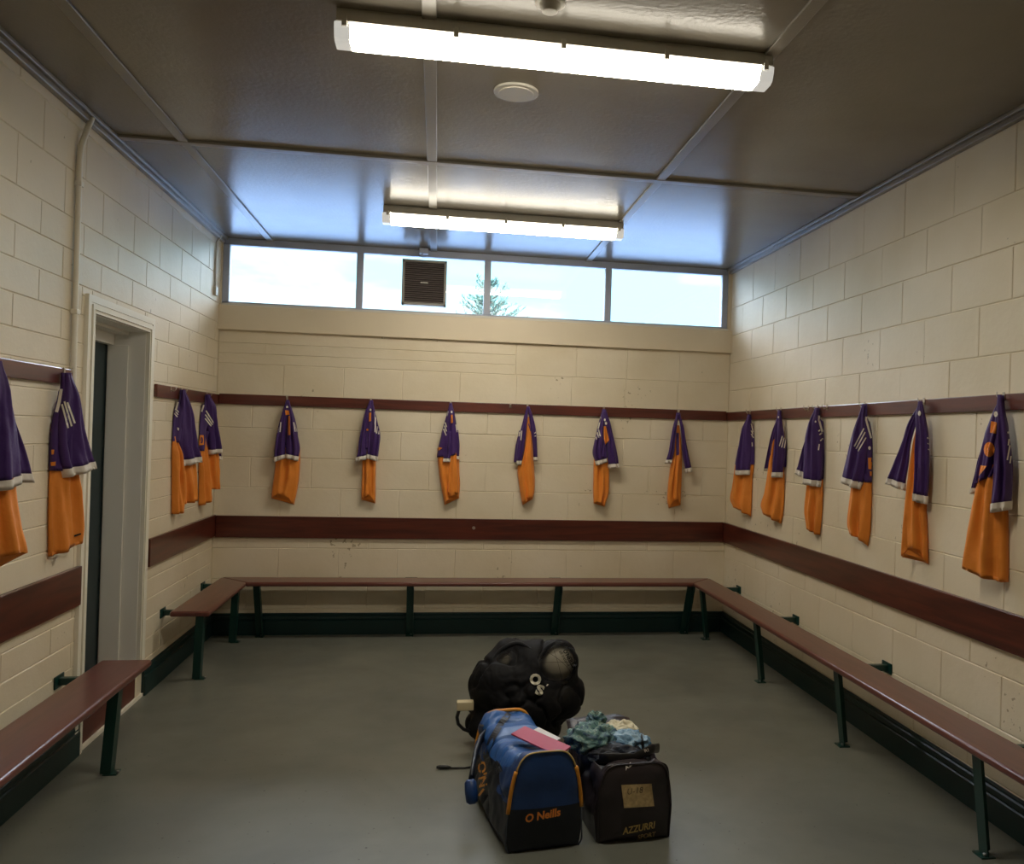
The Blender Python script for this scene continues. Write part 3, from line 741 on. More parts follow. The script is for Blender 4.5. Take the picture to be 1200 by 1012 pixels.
jersey('b', (-1.177, YB, hz), (300, 450, 6.745), [
    dict(t='body', rows=[(500, 155, 345), (640, 148, 345), (760, 135, 335), (850, 122, 318), (930, 118, 300)], hem=(905, 955), rise=62),
    dict(t='yoke', rows=[(125, 236, 262), (200, 214, 285), (270, 192, 308), (380, 165, 330), (480, 160, 330)]),
    dict(t='sleeve', rows=[(135, 236, 252), (200, 215, 250), (280, 192, 244), (380, 165, 240), (500, 148, 236), (600, 142, 232)], hem=(616, 588), cuff=30),
    dict(t='sleeve', rows=[(135, 246, 264), (200, 252, 286), (280, 254, 312), (380, 244, 330), (500, 236, 350), (590, 234, 333)], hem=(580, 608), cuff=30)],
    [('stripe', [[(196, 300), (190, 378)], [(184, 312), (170, 385)]], 9), ('stripe', [[(298, 300), (310, 375)], [(312, 312), (324, 375)]], 8),
     ('o', [[(230, 205), (262, 210), (266, 240), (234, 245)], [(256, 250), (268, 250), (272, 400), (252, 405)]]), ('w', [circle(247, 180, 10, 9, 8)])],
    'jersey hanging leftmost on the back wall, widest one with both white cuffs level', GB)
jersey('b', (-.532, YB, hz), (400, 455, 6.745), [
    dict(t='body', rows=[(450, 165, 270), (560, 164, 272), (700, 162, 272), (830, 158, 270), (905, 156, 268)], hem=(882, 912), rise=50),
    dict(t='yoke', rows=[(92, 226, 248), (180, 192, 268), (300, 165, 292), (400, 145, 300), (480, 140, 295)]),
    dict(t='sleeve', rows=[(95, 224, 240), (180, 190, 236), (300, 162, 222), (400, 142, 210), (500, 130, 205), (572, 110, 198)], hem=(580, 562), cuff=34),
    dict(t='sleeve', rows=[(95, 234, 252), (200, 236, 270), (350, 212, 308), (450, 207, 302), (560, 203, 288)], hem=(552, 576), cuff=32)],
    [('stripe', [[(270, 285), (266, 345)], [(286, 300), (278, 355)], [(301, 315), (295, 362)]], 9), ('collar', [(250, 115), (264, 180), (270, 240), (268, 285)], 10),
     ('o', [[(219, 192), (236, 190), (236, 258), (219, 262)], circle(206, 326, 10, 9, 8)]), ('w', [circle(230, 168, 8, 10, 8)])],
    'second jersey from the left on the back wall, narrow orange tail', GB)
jersey('b', (.099, YB, hz), (490, 455, 6.745), [
    dict(t='body', rows=[(470, 152, 325), (560, 155, 325), (680, 168, 328), (780, 185, 332), (900, 208, 325)], hem=(925, 868), rise=48),
    dict(t='yoke', rows=[(112, 248, 268), (200, 226, 290), (300, 198, 305), (380, 178, 320), (450, 160, 326), (530, 148, 326)], hem=(545, 520)),
    dict(t='far', rows=[(330, 300, 318), (450, 300, 328), (560, 298, 322)], cuff=28, w=.004),
    dict(t='panel', rows=[(380, 262, 288), (450, 264, 298), (540, 250, 305), (640, 238, 312), (830, 232, 318)], w=.004),
    dict(t='sleeve', rows=[(340, 228, 262), (450, 212, 268), (580, 198, 252)], cuff=30)],
    [('stripe', [[(208, 255), (226, 305)], [(203, 278), (225, 340)], [(194, 300), (222, 372)]], 9), ('stripe', [[(298, 285), (308, 345)]], 8), ('collar', [(246, 135), (236, 185), (220, 238)], 9),
     ('o', [[(150, 458), (192, 470), (150, 500)], [(259, 208), (273, 208), (275, 272), (260, 275)]]), ('w', [circle(265, 185, 8, 10, 8)])],
    'third jersey from the left on the back wall, left shoulder twisted forward', GB)
jersey('b', (.587, YB, hz), (580, 460, 6.745), [
    dict(t='far', rows=[(300, 190, 222), (420, 164, 200), (550, 150, 182)]),
    dict(t='body', rows=[(190, 256, 275), (300, 245, 290), (400, 232, 300), (500, 205, 305), (600, 180, 312), (700, 190, 318), (800, 205, 315), (865, 220, 302)], hem=(892, 842), rise=20),
    dict(t='sleeve', rows=[(108, 250, 264), (180, 230, 258), (280, 205, 250), (380, 182, 240), (480, 170, 228), (572, 174, 206)], cuff=36),
    dict(t='sleeve', rows=[(108, 258, 272), (180, 268, 298), (280, 280, 322), (400, 296, 332), (540, 304, 335)], cuff=36)],
    [('stripe', [[(202, 285), (190, 345)], [(212, 300), (204, 375)]], 9), ('stripe', [[(312, 322), (328, 308)], [(314, 345), (330, 335)]], 8), ('collar', [(246, 130), (236, 170), (228, 200)], 8),
     ('w', [circle(266, 165, 9, 12, 8)]), ('p', [[(262, 245), (270, 245), (285, 300), (280, 305)]])],
    'fourth jersey from the left on the back wall, long orange front between two thin sleeves', GB)
jersey('b', (1.369, YB, hz), (675, 465, 6.745), [
    dict(t='body', rows=[(440, 150, 255), (540, 142, 263), (650, 140, 266), (750, 138, 263), (855, 142, 232)], hem=(842, 870), rise=18),
    dict(t='yoke', rows=[(95, 208, 230), (180, 186, 260), (260, 165, 280), (400, 150, 290), (480, 150, 280)]),
    dict(t='sleeve', rows=[(98, 208, 222), (180, 185, 225), (280, 160, 222), (360, 140, 232), (440, 128, 240), (528, 158, 240)], hem=(540, 515), cuff=30),
    dict(t='sleeve', rows=[(98, 214, 236), (200, 240, 268), (300, 252, 290), (400, 242, 312), (480, 246, 328), (568, 254, 338)], hem=(566, 558), cuff=38)],
    [('stripe', [[(178, 255), (192, 310)], [(167, 278), (180, 322)], [(156, 300), (162, 336)]], 9), ('collar', [(207, 115), (194, 170), (184, 215), (176, 250)], 10),
     ('o', [[(219, 232), (236, 230), (262, 340), (232, 378), (221, 330)]]), ('w', [circle(226, 180, 8, 10, 8), circle(238, 208, 9, 12, 8)])],
    'fifth jersey from the left on the back wall, orange wedge showing at the chest', GB)
jersey('b', (2.014, YB, hz), (760, 470, 6.745), [
    dict(t='body', rows=[(190, 215, 250), (300, 202, 262), (440, 188, 270), (600, 165, 268), (770, 152, 262), (830, 165, 258)], hem=(850, 822), rise=60),
    dict(t='sleeve', rows=[(90, 216, 234), (200, 190, 222), (300, 172, 208), (400, 155, 200), (492, 130, 178)], cuff=28),
    dict(t='sleeve', rows=[(90, 225, 245), (200, 248, 275), (300, 258, 290), (400, 262, 310), (560, 290, 340)], hem=(568, 555), cuff=34)],
    [('w', [circle(237, 165, 10, 10, 8)]), ('p', [[(218, 250), (240, 250), (242, 420), (220, 430)], [(216, 120), (250, 120), (262, 200), (206, 200)]]), ('collar', [(212, 105), (204, 150)], 8)],
    'sixth and rightmost jersey on the back wall, thin sleeves spread apart', GB)
jersey('r', (XR, 6.416, hz), (840, 470, 6.75), [
    dict(t='yoke', rows=[(105, 256, 276), (200, 222, 286), (300, 196, 302), (400, 160, 312), (500, 140, 314)]),
    dict(t='body', rows=[(440, 148, 315), (520, 130, 312), (600, 120, 288), (700, 106, 284), (800, 92, 280), (880, 120, 270)], hem=(835, 915), rise=8),
    dict(t='sleeve', rows=[(105, 258, 276), (220, 215, 284), (340, 188, 290), (450, 168, 286), (582, 162, 271)], cuff=38, w=.020)],
    [('stripe', [[(272, 232), (288, 262)], [(272, 258), (292, 290)], [(279, 325), (281, 356)]], 8), ('collar', [(270, 112), (272, 170), (282, 215), (292, 255)], 10),
     ('o', [[(290, 455), (312, 450), (312, 505), (292, 508)]]), ],
    'farthest jersey on the right wall, next to the back corner', GR, 35)
jersey('r', (XR, 5.804, hz), (840, 470, 6.75), [
    dict(t='far', rows=[(72, 495, 510), (200, 445, 478), (300, 415, 455), (400, 395, 440), (550, 366, 400)], cuff=24),
    dict(t='yoke', rows=[(300, 495, 560), (400, 500, 565), (520, 530, 562)]),
    dict(t='body', rows=[(165, 464, 486), (300, 432, 478), (450, 410, 520), (600, 388, 546), (750, 362, 548), (860, 332, 532), (930, 350, 500)], hem=(885, 970), rise=8),
    dict(t='sleeve', rows=[(72, 496, 522), (200, 476, 536), (300, 474, 551), (400, 464, 558), (602, 455, 530)], cuff=38, w=.020)],
    [('stripe', [[(518, 275), (495, 355)], [(532, 288), (513, 365)], [(546, 302), (534, 370)]], 8), ('collar', [(524, 80), (526, 170), (540, 240), (548, 290)], 11), ('w', [circle(488, 125, 6, 10, 8)]),
     ('o', [[(546, 455), (560, 455), (560, 500), (548, 500)]])],
    'second jersey along the right wall from the back corner, long orange fold down its left', GR, 35)
jersey('r', (XR, 5.209, hz), (920, 460, 5.325), [
    dict(t='far', rows=[(240, 140, 165), (350, 112, 145), (470, 82, 132), (522, 66, 126)], hem=(505, 532), cuff=28, w=.0),
    dict(t='body', rows=[(480, 136, 248), (560, 130, 248), (650, 120, 248), (750, 110, 244), (865, 125, 222)], hem=(848, 892)),
    dict(t='yoke', rows=[(95, 200, 222), (200, 190, 240), (320, 200, 252), (450, 215, 252), (540, 225, 248)]),
    dict(t='sleeve', rows=[(95, 197, 218), (180, 165, 228), (280, 140, 242), (400, 131, 246), (500, 130, 244), (578, 130, 230)], hem=(568, 588), cuff=34, w=.020)],
    [('stripe', [[(208, 240), (220, 232)], [(214, 262), (232, 250)], [(220, 300), (236, 285)], [(208, 358), (214, 320)]], 8), ('collar', [(214, 98), (212, 170), (226, 220), (243, 275)], 12), ('w', [circle(190, 180, 5, 7, 8)])],
    'third jersey along the right wall from the back corner, sleeve kicked out to the left', GR, 33)
jersey('r', (XR, 4.587, hz), (920, 460, 5.325), [
    dict(t='body', rows=[(430, 405, 555), (560, 402, 556), (700, 386, 558), (850, 374, 545), (930, 392, 520)], hem=(880, 962), rise=14),
    dict(t='yoke', rows=[(70, 493, 512), (200, 450, 528), (300, 430, 548), (400, 420, 552), (560, 450, 550)]),
    dict(t='sleeve', rows=[(70, 491, 508), (180, 460, 512), (300, 425, 530), (420, 396, 524), (530, 370, 505), (575, 362, 478)], hem=(556, 603), cuff=32, w=.020)],
    [('stripe', [[(492, 222), (432, 335)], [(500, 245), (443, 350)], [(505, 280), (455, 364)]], 8), ('collar', [(512, 85), (506, 170), (524, 235), (540, 290)], 12),
     ('w', [circle(527, 345, 9, 12, 8)]), ('o', [[(518, 405), (540, 405), (538, 430), (548, 440), (545, 480), (520, 475)], [(528, 490), (546, 492), (544, 520), (530, 518)]])],
    'fourth right-wall jersey from the back corner, three long white stripes on its shoulder', GR, 32)
jersey('r', (XR, 3.979, hz), (1030, 450, 4.4), [
    dict(t='far', rows=[(90, 212, 226), (200, 155, 196), (300, 125, 168), (400, 85, 156), (528, 38, 136)], hem=(512, 548), cuff=32, w=.004),
    dict(t='body', rows=[(175, 192, 216), (300, 166, 214), (480, 145, 250), (600, 132, 235), (750, 118, 245), (890, 110, 256)], hem=(895, 930), rise=70),
    dict(t='sleeve', rows=[(90, 214, 236), (160, 202, 250), (250, 206, 266), (350, 200, 272), (500, 198, 270), (605, 193, 258)], hem=(598, 618), cuff=30, w=.020)],
    [('stripe', [[(250, 280), (268, 260)], [(253, 308), (272, 286)], [(255, 338), (272, 316)]], 9), ('collar', [(246, 105), (245, 180), (255, 220), (266, 250)], 12), ('w', [circle(209, 150, 8, 14, 8)]),
     ('p', [[(203, 200), (214, 200), (208, 290), (200, 290)], circle(196, 440, 6, 30, 8)])],
    'fifth right-wall jersey from the back corner, sleeve stretched far out left', GR, 30)
jersey('r', (XR, 3.363, hz), (1110, 445, 4.047), [
    dict(t='far', rows=[(180, 205, 220), (350, 150, 185), (450, 125, 160), (540, 104, 134)], cuff=30),
    dict(t='body', rows=[(400, 148, 275), (500, 130, 272), (600, 110, 278), (750, 82, 283), (900, 62, 285)], hem=(885, 960), rise=-14),
    dict(t='yoke', rows=[(72, 250, 268), (150, 218, 275), (250, 184, 290), (400, 150, 262), (495, 134, 226)], hem=(500, 455), w=-.004, d=.04),
    dict(t='sleeve', rows=[(72, 250, 270), (150, 244, 282), (250, 238, 304), (400, 234, 322), (500, 228, 321), (622, 220, 315)], hem=(630, 614), cuff=32, w=.022)],
    [('stripe', [[(288, 245), (296, 280)], [(294, 280), (290, 310)], [(298, 310), (285, 380)], [(306, 340), (298, 395)], [(316, 360), (316, 406)]], 7), ('collar', [(272, 85), (275, 150), (284, 200), (292, 240)], 11),
     ('o', [[(208, 195), (236, 202), (232, 255), (203, 250)], circle(199, 330, 26, 36, 14), [(158, 405), (188, 408), (150, 455)]]), ('w', [circle(230, 162, 10, 14, 8)])],
    'nearest jersey on the right wall, large orange emblem on its purple chest', GR, 30)
#END JERSEYS
#BAGS
# ------------------------------------------------------------------ lettering laid on a surface
def text_mesh(body, weight=.0, spacing=1.0):
    cu = bpy.data.curves.new('lettering', 'FONT'); cu.body = body; cu.offset = weight; cu.space_character = spacing; cu.resolution_u = 3
    ob = bpy.data.objects.new('lettering', cu); COL.objects.link(ob); bpy.context.view_layer.update()
    me = bpy.data.meshes.new_from_object(ob.evaluated_get(bpy.context.evaluated_depsgraph_get()))
    bpy.data.objects.remove(ob); bpy.data.curves.remove(cu)
    return me
def text_on(name, body, bvhs, org, ex, ey, m, parent, weight=0, spacing=1.0, lift=.002, label=None):
    """org pixel of the baseline start, ex / ey pixel vectors for one unit across / up of the lettering"""
    me = text_mesh(body, weight, spacing); bm = bmesh.new(); bm.from_mesh(me)
    bmesh.ops.subdivide_edges(bm, edges=[e for e in bm.edges if e.calc_length() > .25], cuts=3)
    last = None
    for v in bm.verts:
        px = (org[0] + v.co.x*ex[0] + v.co.y*ey[0], org[1] + v.co.x*ex[1] + v.co.y*ey[1]); r = ray(*px); best = None
        for bv in bvhs:
            h = bv.ray_cast(EYE, r)
            if h[0] is not None and (best is None or h[3] < best[3]): best = h
        if best is None: dist = last or 3
        else: dist = best[3]; last = dist
        v.co = EYE + r*(dist-lift)
    o_ = obj(name, bm, m, parent)
    if label: o_['label'] = label
    return o_
def nz(p, s, seed=0): return noise.noise(Vector(p)*s + Vector((seed*7.3, seed*3.1, seed)))

# ------------------------------------------------------------------ blue and navy holdall
c0, c1 = Vector((.465, 3.335, 0)), Vector((.362, 4.05, 0))
ax = (c1-c0); lat = Vector((ax.y, -ax.x, 0)).normalized()
t = thing('holdall', 'blue and navy holdall with orange piping, a pink card lying on top', 'sports bag', (c0+c1)/2)
def bag_pt(c, w, h, a, ea, eb, lat=lat):
    c_, s_ = math.cos(a), math.sin(a)
    x = -(w/2)*math.copysign(abs(c_)**ea, c_); z = h*max(0, s_)**eb
    x *= (1-.14*(z/h)) * (1-.10*max(0, 1-z/.035)**2)
    return c + lat*x + Vector((0, 0, z))
NS, NB = 72, 8
def loft(c0, c1, secs, lat, ea, eb, amp, seed, fn, ns=NS, sag=None):
    rings = []
    for (tt, w, h) in secs:
        c = c0.lerp(c1, tt); r = []
        for k in range(ns+1):
            a = PI*k/ns; p = bag_pt(c, w, h, a, ea, eb, lat)
            if sag: p.z -= sag(tt, math.sin(a))
            n_ = Vector((p.x-c.x, p.y-c.y, p.z-h*.4)); n_ = n_.normalized() if n_.length > 1e-6 else Vector((0, 0, 1))
            q = amp*(nz(p, 9, seed)+.6*nz(p, 22, seed+1))
            cr_ = abs(nz(p, 6, seed+4)); q -= amp*1.6*max(0, .12-cr_)/.12
            p = p + n_*q*min(1, p.z/.06)
            p.z = max(p.z, .003); r.append(p)
        for k in range(1, NB):
            u = k/NB; p = r[ns].lerp(r[0], u); p.z = .003; r.append(p)
        rings.append(r)
    bm = bmesh.new(); V = [[bm.verts.new(p) for p in r] for r in rings]; n = len(V[0])
    for i, (A, B) in enumerate(zip(V, V[1:])):
        for k in range(n):
            f = bm.faces.new((A[k], A[(k+1) % n], B[(k+1) % n], B[k])); f.smooth = True
            f.material_index = fn((secs[i][0]+secs[i+1][0])/2, k/ns if k < ns else -1, (A[k].co+B[k].co)/2)
    f = bm.faces.new(V[0]); f.material_index = fn(-1, .5, None); f = bm.faces.new(V[-1][::-1]); f.material_index = fn(2, .5, None)
    return bm, rings
def fn(tt, u, p):
    if p is None: return 1
    if p.z < .165: return 1
    d = abs(u-.47)
    if .10 < tt < .97 and d < .25 - .10*abs(tt-.55): return 2
    if .25 < tt < .62 and u < .34: return 1
    return 0
secs = []
for i in range(81):
    q = i/80; secs.append((q, .318 + .045*math.sin(PI*q), (.385 - .065*q) - .045*math.sin(PI*min(1, q*1.15))**1.0 + (.006*math.sin(q*21))))
bm, rings = loft(c0, c1, secs, lat, .42, .62, .010, 2, fn)
bmesh.ops.bisect_plane(bm, geom=list(bm.verts)+list(bm.edges)+list(bm.faces), plane_co=(0, 0, .172), plane_no=(0, 0, 1))
for f in bm.faces:
    if f.calc_center_median().z < .172: f.material_index = 1
body = obj('bag_body', bm, [M_BLUEF, M_NAVY, M_ROYAL], t)
# front end panel, upper half blue, lower half navy, standing a little proud
def end_face(c, w, h, out, m0, m1, zs, name, nvec):
    bm = bmesh.new(); R_ = 14; A = 44; rr = []
    for j in range(R_+1):
        f_ = j/R_; row = []
        for k in range(A+1):
            a = PI*k/A; p = bag_pt(c, w, h, a, .42, .62)
            ctr = c + Vector((0, 0, h*.40)); q = ctr.lerp(p, f_)
            q += nvec*(out*(1-f_**4) + .006*nz(q, 11, 5))
            q.z = max(q.z, .004); row.append(bm.verts.new(q))
        base = [Vector(row[-1].co).lerp(Vector(row[0].co), u/8) for u in range(1, 8)]
        row += [bm.verts.new(b) for b in base]; rr.append(row)
    for A_0, B_0 in zip(rr, rr[1:]):
        n = len(A_0)
        for k in range(n):
            vs = (A_0[k], A_0[(k+1) % n], B_0[(k+1) % n], B_0[k])
            try: f = bm.faces.new(vs)
            except ValueError: continue
            f.smooth = True; f.material_index = 0 if sum(v.co.z for v in vs)/4 > zs else 1
    bmesh.ops.remove_doubles(bm, verts=bm.verts, dist=.0003)
    bmesh.ops.bisect_plane(bm, geom=list(bm.verts)+list(bm.edges)+list(bm.faces), plane_co=(0, 0, zs), plane_no=(0, 0, 1))
    for f in bm.faces: f.material_index = 0 if f.calc_center_median().z > zs else 1
    return obj(name, bm, [m0, m1], t)
nv = -ax.normalized()
ep = end_face(c0 + nv*.006, .318, .385, .016, M_BLUEF, M_NAVY, .172, 'end_panel', nv)
def arch_path(c, w, h, a0, a1, n, off=0, out=0): return [bag_pt(c + nv*out, w+off*2, h+off, a0+(a1-a0)*i/n, .42, .62) for i in range(n+1)]
def zang(zv, h): return math.asin(min(1, (zv/h)**(1/.62)))
a_l = zang(.155, .385); a_m = zang(.315, .385)
obj('piping', tube(bmesh.new(), arch_path(c0, .318, .385, a_l, a_m, 10, .003, .008), .008, 8), M_PIPE, t)
obj('piping', tube(bmesh.new(), arch_path(c0, .318, .385, PI-a_m, PI-a_l, 10, .003, .008), .008, 8), M_PIPE, t)
obj('piping', tube(bmesh.new(), arch_path(c0, .318, .385, a_m, PI-a_m, 24, .002, .008), .0035, 8), M_GOLD, t)
obj('piping', tube(bmesh.new(), arch_path(c0, .318, .385, .0, a_l, 40, .0, .004) , .003, 8), M_GPIPE, t)
obj('piping', tube(bmesh.new(), arch_path(c0, .318, .385, PI-a_l, PI, 40, .0, .004), .003, 8), M_GPIPE, t)
pb = [bag_pt(c, .31, .320, PI*(.10+.8*i/30), .42, .62) + Vector((0, 0, .004)) for i, c in ((i, c1 - ax*.02) for i in range(31))]
obj('piping', tube(bmesh.new(), pb, .008, 8), M_PIPE, t)
BVB = [bvh_of(body.data), bvh_of(ep.data)]
text_on('brand_lettering', "O Neills", BVB, (615.5, 963.5), (12.6, -2.6), (1.2, 13.4), M_ORPRINT, t, .03, 1.02) if False else None
text_on('brand_lettering', "O Neills", BVB, (615.2, 963.6), (12.2, -2.5), (1.0, -13.2), M_ORPRINT, t, .035, 1.0)
# yellow lettering and flash down the left side, reads down the bag
text_on('side_lettering', "O'N", BVB, (560, 893), (1.0, 17), (13, -4), M_PIPE, t, .03, 1.0)
bm = decal_strip(bmesh.new(), BVB, [(561, 932), (567, 924)], 2.5, lambda a, b: (a, b)); obj('side_flash', bm, M_PIPE, t)
# dark top flap webbing, zip and grip
bm = bmesh.new()
for q in ([(603, 829), (588, 846), (576, 866), (569, 884)], [(569, 884), (575, 905), (588, 900)]): decal_strip(bm, BVB, q, 7, lambda a, b: (a, b), .006)
obj('webbing', bm, M_NAVY, t)
bm = bmesh.new(); decal_strip(bm, BVB, [(560, 849), (567, 850)], 2, lambda a, b: (a, b), .008); obj('zip_pull', bm, M_STEEL, t)
g0, g1 = on(1, 3.56, 551, 913), on(1, 3.52, 553.5, 942)
gp = [on(1, 3.95, 572, 856), on(1, 3.86, 563, 866), on(1, 3.74, 557, 884), on(1, 3.63, 554, 902), g0 + Vector((.004, 0, 0))]
obj('carry_strap', tube(bmesh.new(), gp, .022, 10, flat=.5), M_NAVY, t)
obj('grip', tube(bmesh.new(), [g0, g0.lerp(g1, .12), g0.lerp(g1, .5), g0.lerp(g1, .9), g1], [.016, .025, .027, .024, .012], 14), M_BLUEF, t)

# pink card and papers lying on the holdall
def slab(name, q, th, m, label, cat):
    bm = bmesh.new(); top = [bm.verts.new(p + Vector((0, 0, th))) for p in q]; bot = [bm.verts.new(p) for p in q]
    bm.faces.new(top); bm.faces.new(bot[::-1])
    for i in range(4): bm.faces.new((top[i], top[(i+1) % 4], bot[(i+1) % 4], bot[i]))
    return tag(obj(name, bm, m, bevel=.001), label, cat)
slab('folder', [on(2, .352, 599, 861), on(2, .366, 615, 852), on(2, .372, 669, 876), on(2, .358, 654, 887)], .007, M_PINK, 'pink card folder lying across the top of the blue holdall', 'folder')
slab('papers', [on(2, .362, 624, 857), on(2, .366, 631, 853), on(2, .372, 657, 866), on(2, .368, 651, 870)], .006, M_PAPER, 'white folded papers tucked behind the pink folder', 'paper')

# ------------------------------------------------------------------ charcoal holdall
d0, d1 = Vector((.838, 3.375, 0)), Vector((.790, 3.93, 0))
dax = d1-d0; dl = Vector((dax.y, -dax.x, 0)).normalized()
t = thing('holdall', 'charcoal holdall with a taped label on its end, clothes piled on top', 'sports bag', (d0+d1)/2)
secs = []
for i in range(81):
    q = i/80; h = .315 - .005*q; secs.append((q, .345 - .045*q + .03*math.sin(PI*q), h))
bm, _ = loft(d0, d1, secs, dl, .30, .34, .013, 8, lambda tt, u, p: 0 if (p is None or not (.12 < tt < .86 and p.z > .2 and .3 < u < .68)) else 1,
             sag=lambda tt, s: .085*max(0, math.sin(PI*min(1, max(0, (tt-.06)/.84))))**.6*max(0, (s-.75)/.25)**.7)
body = obj('bag_body', bm, [M_CHAR, M_CHARIN], t)
nv2 = -dax.normalized()
bm = bmesh.new(); rr = []
for j in range(15):
    f_ = j/14; row = []
    for k in range(53):
        a = PI*k/52; p = bag_pt(d0 + nv2*.004, .335, .308, a, .30, .34, dl); ctr = d0 + Vector((0, 0, .13)); q = ctr.lerp(p, f_)
        q += nv2*(.030*(1-f_**3) + .010*nz(q, 8, 15) + .006*abs(nz(q, 13, 3))); q.z = max(q.z, .004); row.append(bm.verts.new(q))
    row += [bm.verts.new(Vector(row[52].co).lerp(Vector(row[0].co), u/8)) for u in range(1, 8)]; rr.append(row)
for A0, B0 in zip(rr, rr[1:]):
    n = len(A0)
    for k in range(n):
        try: f = bm.faces.new((A0[k], A0[(k+1) % n], B0[(k+1) % n], B0[k])); f.smooth = True
        except ValueError: pass
bmesh.ops.remove_doubles(bm, verts=bm.verts, dist=.0003)
ep = obj('end_panel', bm, M_CHAR, t)
obj('seam', tube(bmesh.new(), [bag_pt(d0 + nv2*.010, .335, .308, PI*(.0+1.0*i/40), .30, .34, dl) + Vector((0, 0, .004)) for i in range(41)], .0035, 6), M_SILVER if False else M_CHAR, t)
BVC = [bvh_of(body.data), bvh_of(ep.data)]
bm = bmesh.new(); rows = []
for j in range(7):
    row = []
    for i in range(9):
        u, v = i/8, j/6
        px = (728 + 35.5*u + 3.2*v, 919.5 - 1.6*u + 27*v - .6*u*v); r = ray(*px)
        hs = [b.ray_cast(EYE, r) for b in BVC]; hs = [h for h in hs if h[0] is not None]
        dmin = min(h[3] for h in hs); row.append(bm.verts.new(EYE + r*(dmin-.0035)))
    rows.append(row)
for A0, B0 in zip(rows, rows[1:]):
    for i in range(8): bm.faces.new((A0[i], A0[i+1], B0[i+1], B0[i]))
lab = obj('tape_label', bm, M_TAPE, t); lab['label'] = 'worn beige tape label with handwriting'
BVC2 = [bvh_of(lab.data)] + BVC
text_on('handwriting', "U-18", BVC2, (734.5, 931), (9.0, -1.2), (1.2, -10.5), M_INK, lab, -.01, 1.05, .0015)
text_on('brand_lettering', "AZZURRI", BVC, (730, 977.5), (9.1, -1.9), (1.0, -11.2), M_GOLD, t, .025, 1.0)
text_on('brand_lettering', "SPORT", BVC, (747.0, 983.4), (7.0, -1.4), (.8, -7.5), M_TAPE, t, .02, 1.0, .007)
# straps across the opening, with white woven lettering
s1 = [Vector((.70, 3.43, .315)), Vector((.76, 3.40, .325)), Vector((.84, 3.41, .318)), Vector((.93, 3.46, .335)), Vector((.985, 3.56, .30))]
o1 = obj('carry_strap', tube(bmesh.new(), s1, .020, 10, flat=.3), M_BLACKF, t)
s2 = [Vector((.955, 3.74, .25)), Vector((.935, 3.66, .318)), Vector((.915, 3.58, .333)), Vector((.90, 3.50, .335))]
o2 = obj('carry_strap', tube(bmesh.new(), s2, .018, 10, flat=.3), M_BLACKF, t)
BVS = [bvh_of(o1.data), bvh_of(o2.data)] + BVC
text_on('strap_lettering', "AZ", BVS, (733.5, 902.5), (5.8, -4.8), (-2.5, -5.5), M_WHITE, t, .01, 1.0, .002)
text_on('strap_lettering', "RI", BVS, (755.5, 881.5), (6.5, -1.8), (-2, -5), M_WHITE, t, .01, 1.0, .002)
# back flap folded up
bm = bmesh.new(); rr = []
for i in range(13):
    u = i/12; row = []
    for j in range(9):
        v = j/8
        p = Vector((.640 + .300*u, 3.945 - .13*v - .02*math.sin(PI*u), .295 + .030*math.sin(PI*u*.9)*(1-v*.3) - .035*v + .012*nz((u*2, v*2, 3), 2, 1)))
        row.append(p)
    rr.append(row)
T_ = [[bm.verts.new(p + Vector((0, 0, .004))) for p in r] for r in rr]; B_0 = [[bm.verts.new(p - Vector((0, 0, .003))) for p in r] for r in rr]
for i in range(12):
    for j in range(8):
        f = bm.faces.new((T_[i][j], T_[i+1][j], T_[i+1][j+1], T_[i][j+1])); f.smooth = True
        f = bm.faces.new((B_0[i][j], B_0[i][j+1], B_0[i+1][j+1], B_0[i+1][j])); f.smooth = True
for i in range(12):
    bm.faces.new((T_[i][0], B_0[i][0], B_0[i+1][0], T_[i+1][0])); bm.faces.new((T_[i][8], T_[i+1][8], B_0[i+1][8], B_0[i][8]))
for j in range(8):
    bm.faces.new((T_[0][j], T_[0][j+1], B_0[0][j+1], B_0[0][j])); bm.faces.new((T_[12][j], B_0[12][j], B_0[12][j+1], T_[12][j+1]))
obj('flap', bm, M_CHAR, t)

def cloth_mat(name, stops, sc):
    m = mat(name, (.5, .5, .5), .6); nt = m.node_tree; L = nt.links.new; p = nt.nodes['Principled BSDF']; tc = N(nt, 'ShaderNodeTexCoord')
    n = N(nt, 'ShaderNodeTexNoise', Scale=sc, Detail=5.0, Roughness=.75, Distortion=1.5); L(tc.outputs['Object'], n.inputs[0])
    r = N(nt, 'ShaderNodeValToRGB'); r.color_ramp.interpolation = 'CONSTANT'; e = r.color_ramp.elements
    e[0].position = 0; e[0].color = (*stops[0][1], 1); e[1].position = stops[1][0]; e[1].color = (*stops[1][1], 1)
    for q, c in stops[2:]: x = e.new(q); x.color = (*c, 1)
    L(n.outputs[0], r.inputs[0]); L(r.outputs[0], p.inputs['Base Color']); return m
M_TEAL = cloth_mat('patterned_teal_cloth', [(0, lin(16, 22, 34)), (.42, lin(40, 72, 92)), (.50, lin(88, 124, 124)), (.56, lin(140, 160, 146)), (.60, lin(44, 76, 98))], 6)
M_SKY = cloth_mat('patterned_pale_blue_cloth', [(0, lin(80, 118, 150)), (.45, lin(108, 146, 176)), (.55, lin(150, 178, 198))], 9)
M_CREAM = mat('cream_cloth', lin(208, 200, 172), .7, bump=.2, bscale=60)
M_NAVYC = cloth_mat('patterned_navy_cloth', [(0, lin(14, 18, 30)), (.5, lin(20, 28, 46)), (.6, lin(66, 92, 108))], 7)
